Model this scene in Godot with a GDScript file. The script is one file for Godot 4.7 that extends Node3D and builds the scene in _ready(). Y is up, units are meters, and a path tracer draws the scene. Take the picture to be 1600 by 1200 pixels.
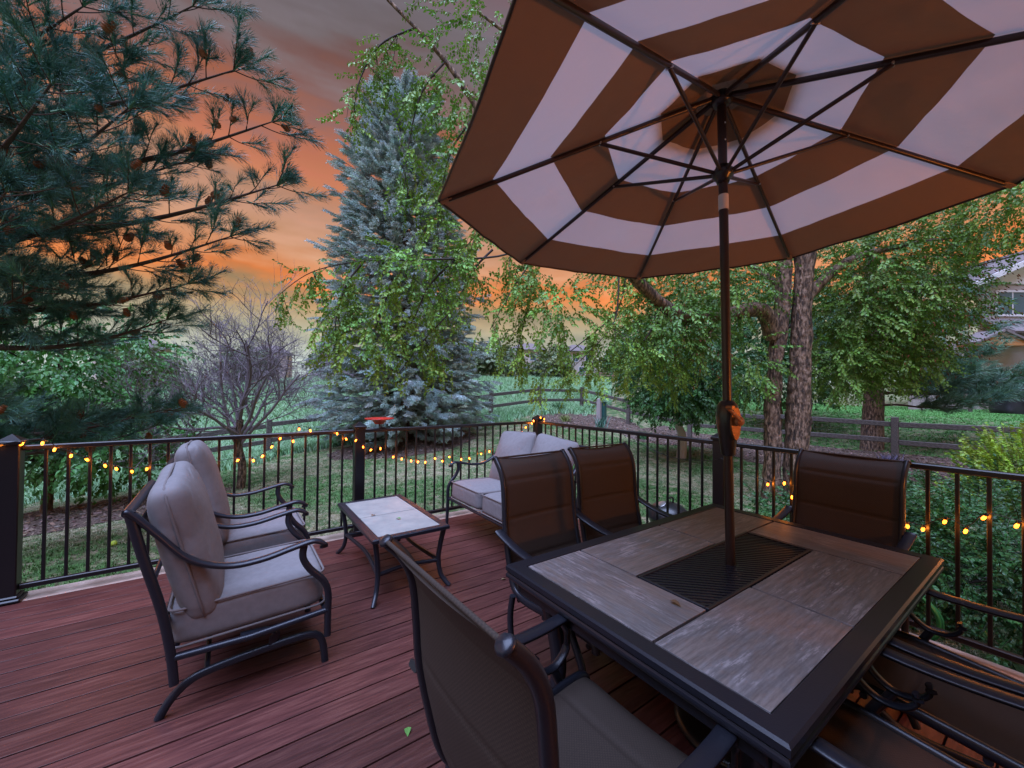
extends Node3D

# ---------------------------------------------------------------- mesh builder
class MB:
	var v := PackedVector3Array()
	var n := PackedVector3Array()
	var c := PackedColorArray()
	var ix := PackedInt32Array()
	var tint := Color(1, 1, 1)
	var tinted := false

	func add(p: Vector3, nn: Vector3) -> int:
		v.append(p)
		n.append(nn)
		if tinted:
			c.append(tint)
		return v.size() - 1

	func tri(a: Vector3, b: Vector3, d: Vector3, nn: Vector3) -> void:
		var i := add(a, nn)
		add(b, nn)
		add(d, nn)
		if (b - a).cross(d - a).dot(nn) > 0.0:
			ix.append_array(PackedInt32Array([i, i + 2, i + 1]))
		else:
			ix.append_array(PackedInt32Array([i, i + 1, i + 2]))

	func quad(a: Vector3, b: Vector3, d: Vector3, e: Vector3, nn: Vector3) -> void:
		var i := add(a, nn)
		add(b, nn)
		add(d, nn)
		add(e, nn)
		if (b - a).cross(d - a).dot(nn) > 0.0:
			ix.append_array(PackedInt32Array([i, i + 2, i + 1, i, i + 3, i + 2]))
		else:
			ix.append_array(PackedInt32Array([i, i + 1, i + 2, i, i + 2, i + 3]))

	func cbox(xf: Transform3D, size: Vector3, bev: float) -> void:
		var h := size * 0.5
		var e: float = minf(bev, minf(h.x, minf(h.y, h.z)) * 0.9)
		var pt = func(a: int, s: Vector3) -> Vector3:
			var p := Vector3(s.x * (h.x - e), s.y * (h.y - e), s.z * (h.z - e))
			p[a] = s[a] * h[a]
			return xf * p
		for a in 3:
			var b := (a + 1) % 3
			var d := (a + 2) % 3
			for sa: float in [-1.0, 1.0]:
				var q: Array = []
				for k: Array in [[-1.0, -1.0], [1.0, -1.0], [1.0, 1.0], [-1.0, 1.0]]:
					var s := Vector3()
					s[a] = sa
					s[b] = k[0]
					s[d] = k[1]
					q.append(pt.call(a, s))
				var nn := Vector3()
				nn[a] = sa
				quad(q[0], q[1], q[2], q[3], (xf.basis * nn).normalized())
				for sb: float in [-1.0, 1.0]:
					var s0 := Vector3()
					s0[a] = sa
					s0[b] = sb
					s0[d] = -1.0
					var s1 := s0
					s1[d] = 1.0
					var en := Vector3()
					en[a] = sa
					en[b] = sb
					quad(pt.call(a, s0), pt.call(a, s1), pt.call(b, s1), pt.call(b, s0), (xf.basis * en).normalized())
		for sx: float in [-1.0, 1.0]:
			for sy: float in [-1.0, 1.0]:
				for sz: float in [-1.0, 1.0]:
					var s := Vector3(sx, sy, sz)
					tri(pt.call(0, s), pt.call(1, s), pt.call(2, s), (xf.basis * s).normalized())

	func box(at: Vector3, size: Vector3, bev := 0.003) -> void:
		cbox(Transform3D(Basis(), at), size, bev)

	# flat: thickness across "hint" over width; sq > 1 gives a squarer section
	func tube(pts: PackedVector3Array, r0: float, r1: float, sides: int, flat := 1.0, hint := Vector3.UP, sq := 1.0, caps := true) -> void:
		var m := pts.size()
		var start := v.size()
		for i in m:
			var t: Vector3 = (pts[mini(i + 1, m - 1)] - pts[maxi(i - 1, 0)]).normalized()
			var hh := hint
			if absf(t.dot(hh)) > 0.97:
				hh = Vector3(0.31, 0.2, 0.93) if hint == Vector3.UP else Vector3.UP
			var sd := t.cross(hh).normalized()
			var up := sd.cross(t)
			var r := lerpf(r0, r1, float(i) / maxf(1.0, m - 1))
			for k in sides:
				var a := TAU * (k + 0.5) / sides
				var ca := cos(a)
				var sa := sin(a)
				if sq > 1.0:
					ca = signf(ca) * pow(absf(ca), 1.0 / sq)
					sa = signf(sa) * pow(absf(sa), 1.0 / sq)
				add(pts[i] + sd * ca * r + up * sa * r * flat, (sd * ca * flat + up * sa).normalized())
		for i in m - 1:
			for k in sides:
				var a := start + i * sides + k
				var b := start + i * sides + (k + 1) % sides
				var d := a + sides
				var e := b + sides
				ix.append_array(PackedInt32Array([a, b, e, a, e, d]))
		if caps:
			for end in 2:
				var i := 0 if end == 0 else m - 1
				var t: Vector3 = (pts[0] - pts[1]).normalized() if end == 0 else (pts[m - 1] - pts[m - 2]).normalized()
				for k in range(1, sides - 1):
					tri(v[start + i * sides], v[start + i * sides + k], v[start + i * sides + k + 1], t)

	func lathe(xf: Transform3D, prof: Array, segs: int) -> void:
		var start := v.size()
		var m := prof.size()
		for i in m:
			var p: Vector2 = prof[i]
			var q: Vector2 = prof[mini(i + 1, m - 1)] - prof[maxi(i - 1, 0)]
			var nn := Vector2(q.y, -q.x).normalized()
			for k in segs:
				var a := TAU * k / segs
				var d := Vector3(cos(a), 0, sin(a))
				add(xf * (d * p.x + Vector3.UP * p.y), (xf.basis * (d * nn.x + Vector3.UP * nn.y)).normalized())
		for i in m - 1:
			for k in segs:
				var a := start + i * segs + k
				var b := start + i * segs + (k + 1) % segs
				ix.append_array(PackedInt32Array([a, b, b + segs, a, b + segs, a + segs]))

	# rows of points, smooth; nn points to the wanted side
	func sheet(rows: Array, side: Vector3) -> void:
		var start := v.size()
		var m := rows.size()
		var w: int = rows[0].size()
		for i in m:
			for j in w:
				var du: Vector3 = rows[i][mini(j + 1, w - 1)] - rows[i][maxi(j - 1, 0)]
				var dv: Vector3 = rows[mini(i + 1, m - 1)][j] - rows[maxi(i - 1, 0)][j]
				var nn := du.cross(dv).normalized()
				if nn.dot(side) < 0.0:
					nn = -nn
				add(rows[i][j], nn)
		for i in m - 1:
			for j in w - 1:
				var a := start + i * w + j
				var q := (v[a + 1] - v[a]).cross(v[a + w] - v[a]).dot(n[a]) > 0.0
				if q:
					ix.append_array(PackedInt32Array([a, a + w, a + 1, a + 1, a + w, a + w + 1]))
				else:
					ix.append_array(PackedInt32Array([a, a + 1, a + w, a + 1, a + w + 1, a + w]))

	# mitred picture frame: profile points are (inset from the outer edge, height)
	func ring(hx: float, hz: float, prof: Array) -> void:
		for i in prof.size() - 1:
			var a: Vector2 = prof[i]
			var b: Vector2 = prof[i + 1]
			var d := b - a
			for k in 4:
				var dir: Vector3 = [Vector3.RIGHT, Vector3.BACK, Vector3.LEFT, Vector3.FORWARD][k]
				var nn := (dir * d.y + Vector3.UP * d.x).normalized()
				var c: Array = []
				for q: Array in [[a, -1.0], [a, 1.0], [b, 1.0], [b, -1.0]]:
					var e: Vector2 = q[0]
					var x: float = hx - e.x
					var z: float = hz - e.x
					if k % 2 == 0:
						c.append(Vector3(dir.x * x, e.y, q[1] * z))
					else:
						c.append(Vector3(q[1] * x, e.y, dir.z * z))
				quad(c[0], c[1], c[2], c[3], nn)

	func mesh() -> ArrayMesh:
		var arr := []
		arr.resize(Mesh.ARRAY_MAX)
		arr[Mesh.ARRAY_VERTEX] = v
		arr[Mesh.ARRAY_NORMAL] = n
		if tinted:
			arr[Mesh.ARRAY_COLOR] = c
		arr[Mesh.ARRAY_INDEX] = ix
		var o := ArrayMesh.new()
		o.add_surface_from_arrays(Mesh.PRIMITIVE_TRIANGLES, arr)
		return o

# ---------------------------------------------------------------- naming
var rng := RandomNumberGenerator.new()
var M := {}
var taken := {}

func numbered(called: String) -> String:
	if not taken.has(called):
		taken[called] = 0
		return called
	taken[called] += 1
	return "%s_%03d" % [called, taken[called]]

func thing(called: String, label: String, category: String, at := Vector3.ZERO, turn := 0.0, group := "") -> Node3D:
	var o := Node3D.new()
	o.name = numbered(called)
	add_child(o)
	o.position = at
	o.rotation.y = turn
	o.set_meta("label", label)
	o.set_meta("category", category)
	if group != "":
		o.set_meta("group", group)
	return o

func part(called: String, m, mat: Material, parent: Node3D, at := Transform3D()) -> MeshInstance3D:
	var o := MeshInstance3D.new()
	o.name = called
	o.mesh = m.mesh() if m is MB else m
	o.material_override = mat
	o.transform = at
	parent.add_child(o, true)
	return o

func struct(called: String, m: MB, mat: Material) -> MeshInstance3D:
	var o := part(called, m, mat, self)
	o.set_meta("kind", "structure")
	return o

func copy_of(o: Node3D, label: String) -> Node3D:
	var r: Node3D = o.duplicate()
	r.name = numbered(String(o.name).split("_0")[0])
	add_child(r)
	r.set_meta("label", label)
	return r

func many(called: String, mesh: Mesh, mat: Material, parent: Node3D, xs: Array, cols: Array) -> MultiMeshInstance3D:
	var mm := MultiMesh.new()
	mm.transform_format = MultiMesh.TRANSFORM_3D
	mm.use_colors = true
	mm.mesh = mesh
	mm.instance_count = xs.size()
	for i in xs.size():
		mm.set_instance_transform(i, xs[i])
		mm.set_instance_color(i, cols[i])
	var o := MultiMeshInstance3D.new()
	o.name = called
	o.multimesh = mm
	o.material_override = mat
	parent.add_child(o, true)
	o.set_meta("kind", "stuff")
	return o

# ---------------------------------------------------------------- materials
func lin(r: float, g: float, b: float) -> Color:
	return Color(r, g, b).linear_to_srgb()

func noise_tex(sd: int, freq: float, octaves: int, stops: Array, size := 512, contrast := 1.0) -> ImageTexture:
	var f := FastNoiseLite.new()
	f.seed = sd
	f.frequency = freq
	f.fractal_octaves = octaves
	f.fractal_gain = 0.6
	var im := f.get_seamless_image(size, size)
	var g := Gradient.new()
	var offs := PackedFloat32Array()
	var cs := PackedColorArray()
	for s: Array in stops:
		offs.append(s[0])
		cs.append(lin(s[1], s[2], s[3]))
	g.offsets = offs
	g.colors = cs
	var lut: Array = []
	for i in 256:
		lut.append(g.sample(clampf((i / 255.0 - 0.5) * contrast + 0.5, 0, 1)))
	var out := Image.create(size, size, false, Image.FORMAT_RGB8)
	for y in size:
		for x in size:
			out.set_pixel(x, y, lut[im.get_pixel(x, y).r8])
	return ImageTexture.create_from_image(out)

func bump_tex(sd: int, freq: float, octaves: int, strength: float, size := 512) -> ImageTexture:
	var f := FastNoiseLite.new()
	f.seed = sd
	f.frequency = freq
	f.fractal_octaves = octaves
	var im := f.get_seamless_image(size, size)
	im.convert(Image.FORMAT_RGB8)
	im.bump_map_to_normal_map(strength)
	return ImageTexture.create_from_image(im)

func plain(r: float, g: float, b: float, rough: float, metal := 0.0) -> StandardMaterial3D:
	var m := StandardMaterial3D.new()
	m.albedo_color = lin(r, g, b)
	m.roughness = rough
	m.metallic = metal
	return m

func textured(t: Texture2D, rough: float, scale: Vector3, world := true) -> StandardMaterial3D:
	var m := StandardMaterial3D.new()
	m.albedo_texture = t
	m.roughness = rough
	m.uv1_triplanar = true
	m.uv1_world_triplanar = world
	m.uv1_scale = scale
	return m

func leafy(rough := 0.5, back := 0.5) -> StandardMaterial3D:
	var m := StandardMaterial3D.new()
	m.vertex_color_use_as_albedo = true
	m.roughness = rough
	m.cull_mode = BaseMaterial3D.CULL_DISABLED
	m.backlight_enabled = back > 0.0
	m.backlight = Color(back, back, back * 0.6)
	return m

# porcelain printed like weathered planks: long streaks and pale scuffs; grain along u, and the same turned
func plank_tex(sd: int) -> Array:
	var im: Array = []
	for q: Array in [[0.007, 6], [0.02, 6], [0.006, 4]]:
		var f := FastNoiseLite.new()
		f.seed = sd + im.size() * 31
		f.frequency = q[0]
		f.fractal_octaves = q[1]
		f.fractal_gain = 0.72
		im.append(f.get_seamless_image(512, 512))
	var a := Image.create(512, 512, false, Image.FORMAT_RGB8)
	var b := Image.create(512, 512, false, Image.FORMAT_RGB8)
	for y in 512:
		for x in 512:
			var s: float = im[0].get_pixel(x, (y * 14) % 512).r
			var g: float = im[1].get_pixel(x, (y * 17) % 512).r
			var p: float = im[2].get_pixel(x, (y * 3) % 512).r
			var v := 0.2 + (s - 0.5) * 0.17 + (g - 0.5) * 0.085
			var c := Color(v * 1.04, v * 0.9, v * 0.85).lerp(Color(v * 0.98, v * 0.93, v * 0.95), smoothstep(0.35, 0.6, p))
			var scuff := smoothstep(0.58, 0.74, p) * smoothstep(0.44, 0.62, g * 0.5 + s * 0.5)
			c = c.lerp(Color(0.46, 0.43, 0.44), scuff * 0.6)
			c = Color(maxf(c.r, 0.02), maxf(c.g, 0.02), maxf(c.b, 0.02)).linear_to_srgb()
			a.set_pixel(x, y, c)
			b.set_pixel(y, x, c)
	return [ImageTexture.create_from_image(a), ImageTexture.create_from_image(b)]

func make_materials() -> void:
	M.rail = plain(0.007, 0.007, 0.009, 0.36)
	M.bronze = plain(0.018, 0.02, 0.029, 0.33, 0.2)
	M.bronze.normal_enabled = true
	M.bronze.normal_texture = bump_tex(5, 0.08, 3, 1.2, 256)
	M.bronze.uv1_triplanar = true
	M.bronze.uv1_scale = Vector3(7, 7, 7)
	M.bronze.normal_scale = 0.25
	M.cushion = textured(noise_tex(11, 0.012, 5, [[0.0, 0.165, 0.154, 0.158], [1.0, 0.2, 0.188, 0.193]], 512, 1.2), 0.85, Vector3(3, 3, 3), false)
	M.cushion.normal_enabled = true
	M.cushion.normal_texture = bump_tex(12, 0.2, 3, 2.5)
	M.cushion.normal_scale = 0.35
	M.piping = plain(0.15, 0.13, 0.128, 0.85)
	# woven sling: threads
	var im := Image.create(128, 128, false, Image.FORMAT_RGB8)
	rng.seed = 4
	for y in 128:
		for x in 128:
			var a := (x / 4 + y / 4) % 2
			var k := 0.7 + 0.35 * a + rng.randf_range(-0.2, 0.2) - (0.2 if (y % 4) == 0 else 0.0)
			im.set_pixel(x, y, lin(0.052 * k, 0.036 * k, 0.027 * k))
	M.sling = textured(ImageTexture.create_from_image(im), 0.8, Vector3(6, 6, 6), false)
	M.boards = []
	for k in 6:
		var t: float = [0.46, 0.36, 0.54, 0.41, 0.5, 0.33][k]
		var tx := noise_tex(30 + k, 0.018, 6, [[0.0, 0.12 * t, 0.036 * t, 0.032 * t], [0.45, 0.19 * t, 0.058 * t, 0.05 * t], [0.65, 0.23 * t, 0.075 * t, 0.062 * t], [1.0, 0.3 * t, 0.12 * t, 0.095 * t]], 512, 1.25)
		var b := textured(tx, 0.42, Vector3(0.3, 4.0, 4.0))
		b.uv1_offset = Vector3(0.37 * k, 0.21 * k, 0.43 * k)
		b.normal_enabled = true
		b.normal_texture = bump_tex(50 + k, 0.04, 4, 3.0, 256)
		b.normal_scale = 0.3
		M.boards.append(b)
	M.edge_board = textured(noise_tex(61, 0.01, 5, [[0.0, 0.3, 0.22, 0.17], [1.0, 0.5, 0.4, 0.33]], 256, 1.5), 0.6, Vector3(1.2, 5, 1.2))
	# wood-look porcelain
	M.tile_x = []
	M.tile_z = []
	for k in 3:
		var tx := plank_tex(70 + k)
		var a := textured(tx[0], 0.36, Vector3(0.9, 0.9, 0.9))
		a.uv1_offset = Vector3(0.31 * k, 0, 0.43 * k)
		M.tile_x.append(a)
		var b := textured(tx[1], 0.36, Vector3(0.9, 0.9, 0.9))
		b.uv1_offset = Vector3(0.23 * k, 0, 0.57 * k)
		M.tile_z.append(b)
	M.coffee_tile = textured(noise_tex(81, 0.01, 5, [[0.0, 0.22, 0.245, 0.235], [0.5, 0.27, 0.285, 0.27], [1.0, 0.32, 0.325, 0.3]], 512, 1.2), 0.45, Vector3(1.3, 1.3, 1.3))
	M.canopy_brown = plain(0.23, 0.14, 0.08, 0.85)
	M.canopy_cream = plain(0.66, 0.58, 0.52, 0.85)
	for m: StandardMaterial3D in [M.canopy_brown, M.canopy_cream]:
		m.backlight_enabled = true
		m.cull_mode = BaseMaterial3D.CULL_DISABLED
		m.normal_enabled = true
		m.normal_texture = bump_tex(91, 0.015, 3, 5.0, 256)
		m.uv1_triplanar = true
		m.uv1_scale = Vector3(2, 2, 2)
		m.normal_scale = 0.3
	M.canopy_brown.backlight = Color(0.1, 0.07, 0.05)
	M.canopy_cream.backlight = Color(0.45, 0.45, 0.47)
	M.pole = plain(0.035, 0.022, 0.018, 0.35, 0.3)
	M.silver = plain(0.6, 0.6, 0.62, 0.3, 0.9)
	M.white_plastic = plain(0.6, 0.57, 0.55, 0.5)
	M.crank = plain(0.3, 0.13, 0.05, 0.35, 0.2)
	M.black = plain(0.015, 0.015, 0.016, 0.3)
	M.grey_wood = textured(noise_tex(101, 0.012, 5, [[0.0, 0.05, 0.04, 0.037], [0.5, 0.1, 0.083, 0.075], [1.0, 0.19, 0.165, 0.15]], 512, 1.7), 0.8, Vector3(1.5, 8, 8), false)
	M.far_wood = plain(0.3, 0.2, 0.15, 0.8)
	M.bark = textured(noise_tex(111, 0.02, 5, [[0.0, 0.03, 0.023, 0.02], [0.45, 0.11, 0.068, 0.046], [0.7, 0.23, 0.145, 0.098], [1.0, 0.36, 0.25, 0.18]], 512, 2.2), 0.9, Vector3(1.7, 0.42, 1.7))
	M.bark.heightmap_enabled = false
	M.bark.normal_enabled = true
	M.bark.normal_texture = bump_tex(112, 0.03, 4, 8.0)
	M.twig = plain(0.055, 0.042, 0.04, 0.85)
	M.pine_twig = plain(0.085, 0.05, 0.035, 0.9)
	M.grey_twig = plain(0.23, 0.19, 0.205, 0.85)
	M.cone = plain(0.26, 0.1, 0.04, 0.8)
	M.leaf = leafy(0.45, 0.55)
	M.needle = leafy(0.5, 0.15)
	M.blade = leafy(0.6, 0.45)
	M.chip = leafy(0.9, 0.0)
	M.lawn = textured(noise_tex(121, 0.012, 6, [[0.0, 0.06, 0.12, 0.035], [0.45, 0.1, 0.16, 0.055], [0.6, 0.19, 0.19, 0.09], [1.0, 0.33, 0.28, 0.18]], 1024, 1.9), 0.95, Vector3(0.16, 0.16, 0.16))
	M.lawn.normal_enabled = true
	M.lawn.normal_texture = bump_tex(122, 0.12, 4, 6.0)
	M.mulch = textured(noise_tex(131, 0.06, 5, [[0.0, 0.035, 0.022, 0.017], [0.5, 0.11, 0.07, 0.052], [1.0, 0.26, 0.18, 0.14]], 512, 2.0), 0.95, Vector3(0.7, 0.7, 0.7))
	M.mulch.normal_enabled = true
	M.mulch.normal_texture = bump_tex(132, 0.1, 4, 8.0)
	M.siding = plain(0.42, 0.36, 0.35, 0.7)
	M.trim = plain(0.7, 0.68, 0.7, 0.6)
	M.shingle = textured(noise_tex(141, 0.05, 4, [[0.0, 0.12, 0.1, 0.1], [1.0, 0.26, 0.22, 0.22]], 256, 1.6), 0.9, Vector3(0.8, 0.8, 0.8))
	M.glass = plain(0.08, 0.13, 0.16, 0.08, 0.2)
	M.cedar = plain(0.45, 0.2, 0.07, 0.6)
	M.stucco = plain(0.55, 0.48, 0.44, 0.8)
	M.red_glaze = plain(0.5, 0.03, 0.02, 0.25)
	M.ball = plain(0.55, 0.75, 0.08, 0.9)
	M.hose = plain(0.02, 0.22, 0.06, 0.4)
	M.utility = plain(0.03, 0.12, 0.11, 0.5)
	M.bulb = StandardMaterial3D.new()
	M.bulb.albedo_color = Color(1, 0.8, 0.5)
	M.bulb.emission_enabled = true
	M.bulb.emission = Color(1.0, 0.46, 0.1)
	M.bulb.emission_energy_multiplier = 7.0
	M.lamp_glass = StandardMaterial3D.new()
	M.lamp_glass.albedo_color = Color(1, 0.85, 0.6)
	M.lamp_glass.emission_enabled = true
	M.lamp_glass.emission = Color(1.0, 0.6, 0.25)
	M.lamp_glass.emission_energy_multiplier = 4.0

# ---------------------------------------------------------------- curves, cushions, leaves
func smooth(p: Array, n: int) -> PackedVector3Array:
	var out := PackedVector3Array()
	var m := p.size()
	for i in m - 1:
		for k in n:
			var a: Vector3 = p[i]
			var b: Vector3 = p[i + 1]
			out.append(a.cubic_interpolate(b, p[maxi(i - 1, 0)], p[mini(i + 2, m - 1)], float(k) / n))
	out.append(p[m - 1])
	return out

func flat_curve(p: Array, z: float, n: int) -> PackedVector3Array:
	var q: Array = []
	for a: Vector2 in p:
		q.append(Vector3(a.x, a.y, z))
	return smooth(q, n)

func cushion(size: Vector3, outline: float, profile: float, puff: float, wrinkle: float, sd: int, ng: int) -> ArrayMesh:
	# thickness along y; size in metres
	var f := FastNoiseLite.new()
	f.seed = sd
	f.frequency = 1.0
	f.fractal_octaves = 1
	var st := SurfaceTool.new()
	st.begin(Mesh.PRIMITIVE_TRIANGLES)
	st.set_smooth_group(0)
	for a in 3:
		for s: float in [-1.0, 1.0]:
			var g: Array = []
			for i in ng + 1:
				var row: Array = []
				for j in ng + 1:
					var p := Vector3()
					p[a] = s
					p[(a + 1) % 3] = sin((2.0 * i / ng - 1.0) * PI * 0.5) * 0.55 + (2.0 * i / ng - 1.0) * 0.45
					p[(a + 2) % 3] = sin((2.0 * j / ng - 1.0) * PI * 0.5) * 0.55 + (2.0 * j / ng - 1.0) * 0.45
					var r := pow(pow(pow(absf(p.x), outline) + pow(absf(p.z), outline), profile / outline) + pow(absf(p.y), profile), 1.0 / profile)
					p /= r
					var dome := (1.0 - p.x * p.x) * (1.0 - p.z * p.z)
					var q := Vector3(p.x * size.x * 0.5, p.y * size.y * 0.5 * (1.0 + puff * dome), p.z * size.z * 0.5)
					if wrinkle > 0.0:
						var edge := 1.0 - 0.65 * dome
						var w := f.get_noise_3d(q.x * 1.2 + q.z * 1.5, q.y * 4.0 + q.x * 1.5, q.z * 4.6 - q.x * 5.0)
						w = -pow(1.0 - minf(absf(w) * 2.2, 1.0), 5.0) * 0.6
						var low := f.get_noise_3d(q.x * 3.0 + 9.0, q.y * 3.0, q.z * 3.0)
						q += q.normalized() * (w * wrinkle * edge * 1.1 + low * wrinkle)
					row.append(q)
				g.append(row)
			for i in ng:
				for j in ng:
					var q: Array = [g[i][j], g[i + 1][j], g[i + 1][j + 1], g[i][j + 1]]
					for t: Array in ([[0, 2, 1], [0, 3, 2]] if s > 0.0 else [[0, 1, 2], [0, 2, 3]]):
						for k: int in t:
							st.add_vertex(q[k])
	st.generate_normals()
	return st.commit()

func rect_loop(hx: float, hz: float, y: float, r: float) -> PackedVector3Array:
	var out := PackedVector3Array()
	for k in 4:
		var cx: float = (hx - r) * [1, -1, -1, 1][k]
		var cz: float = (hz - r) * [1, 1, -1, -1][k]
		for i in 5:
			var a := PI * 0.5 * (k + i / 4.0)
			out.append(Vector3(cx + cos(a) * r, y, cz + sin(a) * r))
	out.append(out[0])
	return out

func leaf(m: MB, at: Vector3, d: Vector3, up: Vector3, l: float, w: float, fancy: bool) -> void:
	var s := d.cross(up).normalized()
	var u := s.cross(d).normalized()
	var tip := at + d * l - u * l * 0.12
	if fancy:
		var mid := at + d * l * 0.5 + u * l * 0.03
		var l1 := at + d * l * 0.28 + s * w * 0.5 + u * w * 0.18
		var l2 := at + d * l * 0.62 + s * w * 0.36 + u * w * 0.12
		var r1 := at + d * l * 0.28 - s * w * 0.5 + u * w * 0.18
		var r2 := at + d * l * 0.62 - s * w * 0.36 + u * w * 0.12
		var nl := (u - s * 0.3).normalized()
		var nr := (u + s * 0.3).normalized()
		m.quad(at, l1, l2, mid, nl)
		m.tri(mid, l2, tip, nl)
		m.quad(at, r1, r2, mid, nr)
		m.tri(mid, r2, tip, nr)
	else:
		m.tri(at, at + d * l * 0.42 + s * w * 0.5, tip, (u - s * 0.25).normalized())
		m.tri(at, at + d * l * 0.42 - s * w * 0.5, tip, (u + s * 0.25).normalized())

func rand_dir() -> Vector3:
	var z := rng.randf_range(-1, 1)
	var a := rng.randf() * TAU
	var r := sqrt(1.0 - z * z)
	return Vector3(r * cos(a), z, r * sin(a))

# twig along +X (one metre before scaling by its own length)
func sprig(sd: int, length: float, count: int, ls: float, fancy: bool, bend: float) -> ArrayMesh:
	rng.seed = sd
	var m := MB.new()
	m.tinted = true
	var pts := PackedVector3Array()
	for i in 6:
		var t := i / 5.0
		pts.append(Vector3(length * t, -bend * t * t * length, sin(t * 3.0 + sd) * 0.03 * length))
	m.tint = Color(0.75, 0.42, 0.38)
	m.tube(pts, 0.004, 0.0015, 3, 1.0, Vector3.UP, 1.0, false)
	for i in count:
		var t := (i + rng.randf()) / count
		var k := mini(int(t * 5.0), 4)
		var p := pts[k].lerp(pts[k + 1], t * 5.0 - k)
		var a := (PI if i % 2 == 0 else 0.0) + rng.randf_range(-1.0, 1.0)
		var d := Vector3(0.55 + rng.randf() * 0.4, rng.randf_range(-0.75, 0.25), cos(a)).normalized()
		var g := rng.randf_range(0.75, 1.25)
		m.tint = Color(g * rng.randf_range(0.85, 1.15), g, g * rng.randf_range(0.8, 1.1))
		var pet := p + d * ls * 0.25
		leaf(m, pet, (d + Vector3(0, -0.4, 0)).normalized(), (Vector3.UP + rand_dir() * 0.7).normalized(), ls * rng.randf_range(0.7, 1.15), ls * rng.randf_range(0.55, 0.75), fancy)
	return m.mesh()

func pine_tuft(sd: int, needles: int, shoot: float, nl: float, nw: float) -> ArrayMesh:
	rng.seed = sd
	var m := MB.new()
	m.tinted = true
	m.tint = Color(1.6, 0.9, 0.55)
	m.tube(PackedVector3Array([Vector3.ZERO, Vector3(shoot * 0.5, 0.004, 0.003), Vector3(shoot, 0.012, 0)]), 0.006, 0.004, 4)
	m.tint = Color(2.2, 1.1, 0.5)
	m.tube(PackedVector3Array([Vector3(shoot, 0.012, 0), Vector3(shoot + 0.02, 0.016, 0)]), 0.006, 0.002, 4)
	for i in needles:
		var t := sqrt((i + 0.5) / needles)
		var a := i * 2.39996
		var spread := rng.randf_range(0.45, 1.0) * lerpf(1.25, 0.6, t)
		var d := Vector3(cos(spread), sin(spread) * cos(a), sin(spread) * sin(a)).normalized()
		var l := nl * rng.randf_range(0.75, 1.1)
		var p := Vector3(shoot * t, 0.006, 0)
		var s := d.cross(rand_dir()).normalized() * nw
		var g := rng.randf_range(0.6, 1.35)
		m.tint = Color(g * rng.randf_range(0.8, 1.2), g, g * rng.randf_range(0.85, 1.15))
		var q := p + d * l * 0.55 + Vector3(0, 0.006, 0)
		var tip := p + d * l - Vector3(0, l * 0.06, 0)
		var nn := s.cross(d).normalized()
		m.tri(p - s * 0.5, p + s * 0.5, q + s * 0.5, nn)
		m.tri(q - s * 0.5, q + s * 0.5, tip, nn)
	return m.mesh()

func spruce_spray(sd: int) -> ArrayMesh:
	rng.seed = sd
	var m := MB.new()
	m.tinted = true
	m.tint = Color(0.5, 0.3, 0.22)
	m.tube(PackedVector3Array([Vector3.ZERO, Vector3(0.3, -0.02, 0), Vector3(0.6, 0.0, 0)]), 0.012, 0.004, 3, 1.0, Vector3.UP, 1.0, false)
	var axes: Array = [[Vector3.ZERO, Vector3(0.62, 0.02, 0)]]
	for i in 9:
		var t := 0.08 + i * 0.055
		for s: float in [-1.0, 1.0]:
			var l := 0.26 * (1.0 - t * 0.9) * rng.randf_range(0.8, 1.2)
			axes.append([Vector3(t, -0.01, 0), Vector3(t + l * 0.75, rng.randf_range(-0.07, 0.02), s * l * 0.75)])
	for ax: Array in axes:
		var a: Vector3 = ax[0]
		var b: Vector3 = ax[1]
		var dir := (b - a).normalized()
		var cnt := int((b - a).length() * 85.0)
		for i in cnt:
			var p := a.lerp(b, (i + rng.randf()) / cnt)
			var d := (dir * 0.75 + rand_dir() * 0.9 + Vector3(0, 0.25, 0)).normalized()
			var s := d.cross(rand_dir()).normalized() * 0.011
			var g := rng.randf_range(0.55, 1.4)
			m.tint = Color(g, g, g * rng.randf_range(0.9, 1.12))
			m.tri(p - s, p + s, p + d * rng.randf_range(0.04, 0.07), s.cross(d).normalized())
	return m.mesh()

func grass_tuft(sd: int, blades: int, h: float, w: float, lean: float) -> ArrayMesh:
	rng.seed = sd
	var m := MB.new()
	m.tinted = true
	for i in blades:
		var a := rng.randf() * TAU
		var r := rng.randf() * w * 5.0
		var p := Vector3(cos(a) * r, -0.01, sin(a) * r)
		var d := (Vector3.UP + Vector3(cos(a + 1.0), 0, sin(a + 1.0)) * lean * rng.randf()).normalized()
		var l := h * rng.randf_range(0.5, 1.1)
		var s := Vector3(cos(a * 3.0), 0, sin(a * 3.0)) * w * 0.5
		var q := p + d * l * 0.6
		var tip := q + (d + Vector3(cos(a), -0.3, sin(a)) * lean).normalized() * l * 0.4
		var nn := (s.cross(d).normalized() * 0.35 + Vector3.UP).normalized()
		var g := rng.randf_range(0.7, 1.3)
		m.tint = Color(g, g, g)
		m.quad(p - s, p + s, q + s * 0.7, q - s * 0.7, nn)
		m.tri(q - s * 0.7, q + s * 0.7, tip, nn)
	return m.mesh()

func aim(at: Vector3, d: Vector3, roll: float, s: float) -> Transform3D:
	var x := d.normalized()
	var up := Vector3.UP
	if absf(x.y) > 0.97:
		up = Vector3(0.6, 0.1, 0.8)
	var z := x.cross(up).normalized()
	var y := z.cross(x)
	return Transform3D(Basis(x, y, z).rotated(x, roll).scaled(Vector3(s, s, s)), at)

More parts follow.
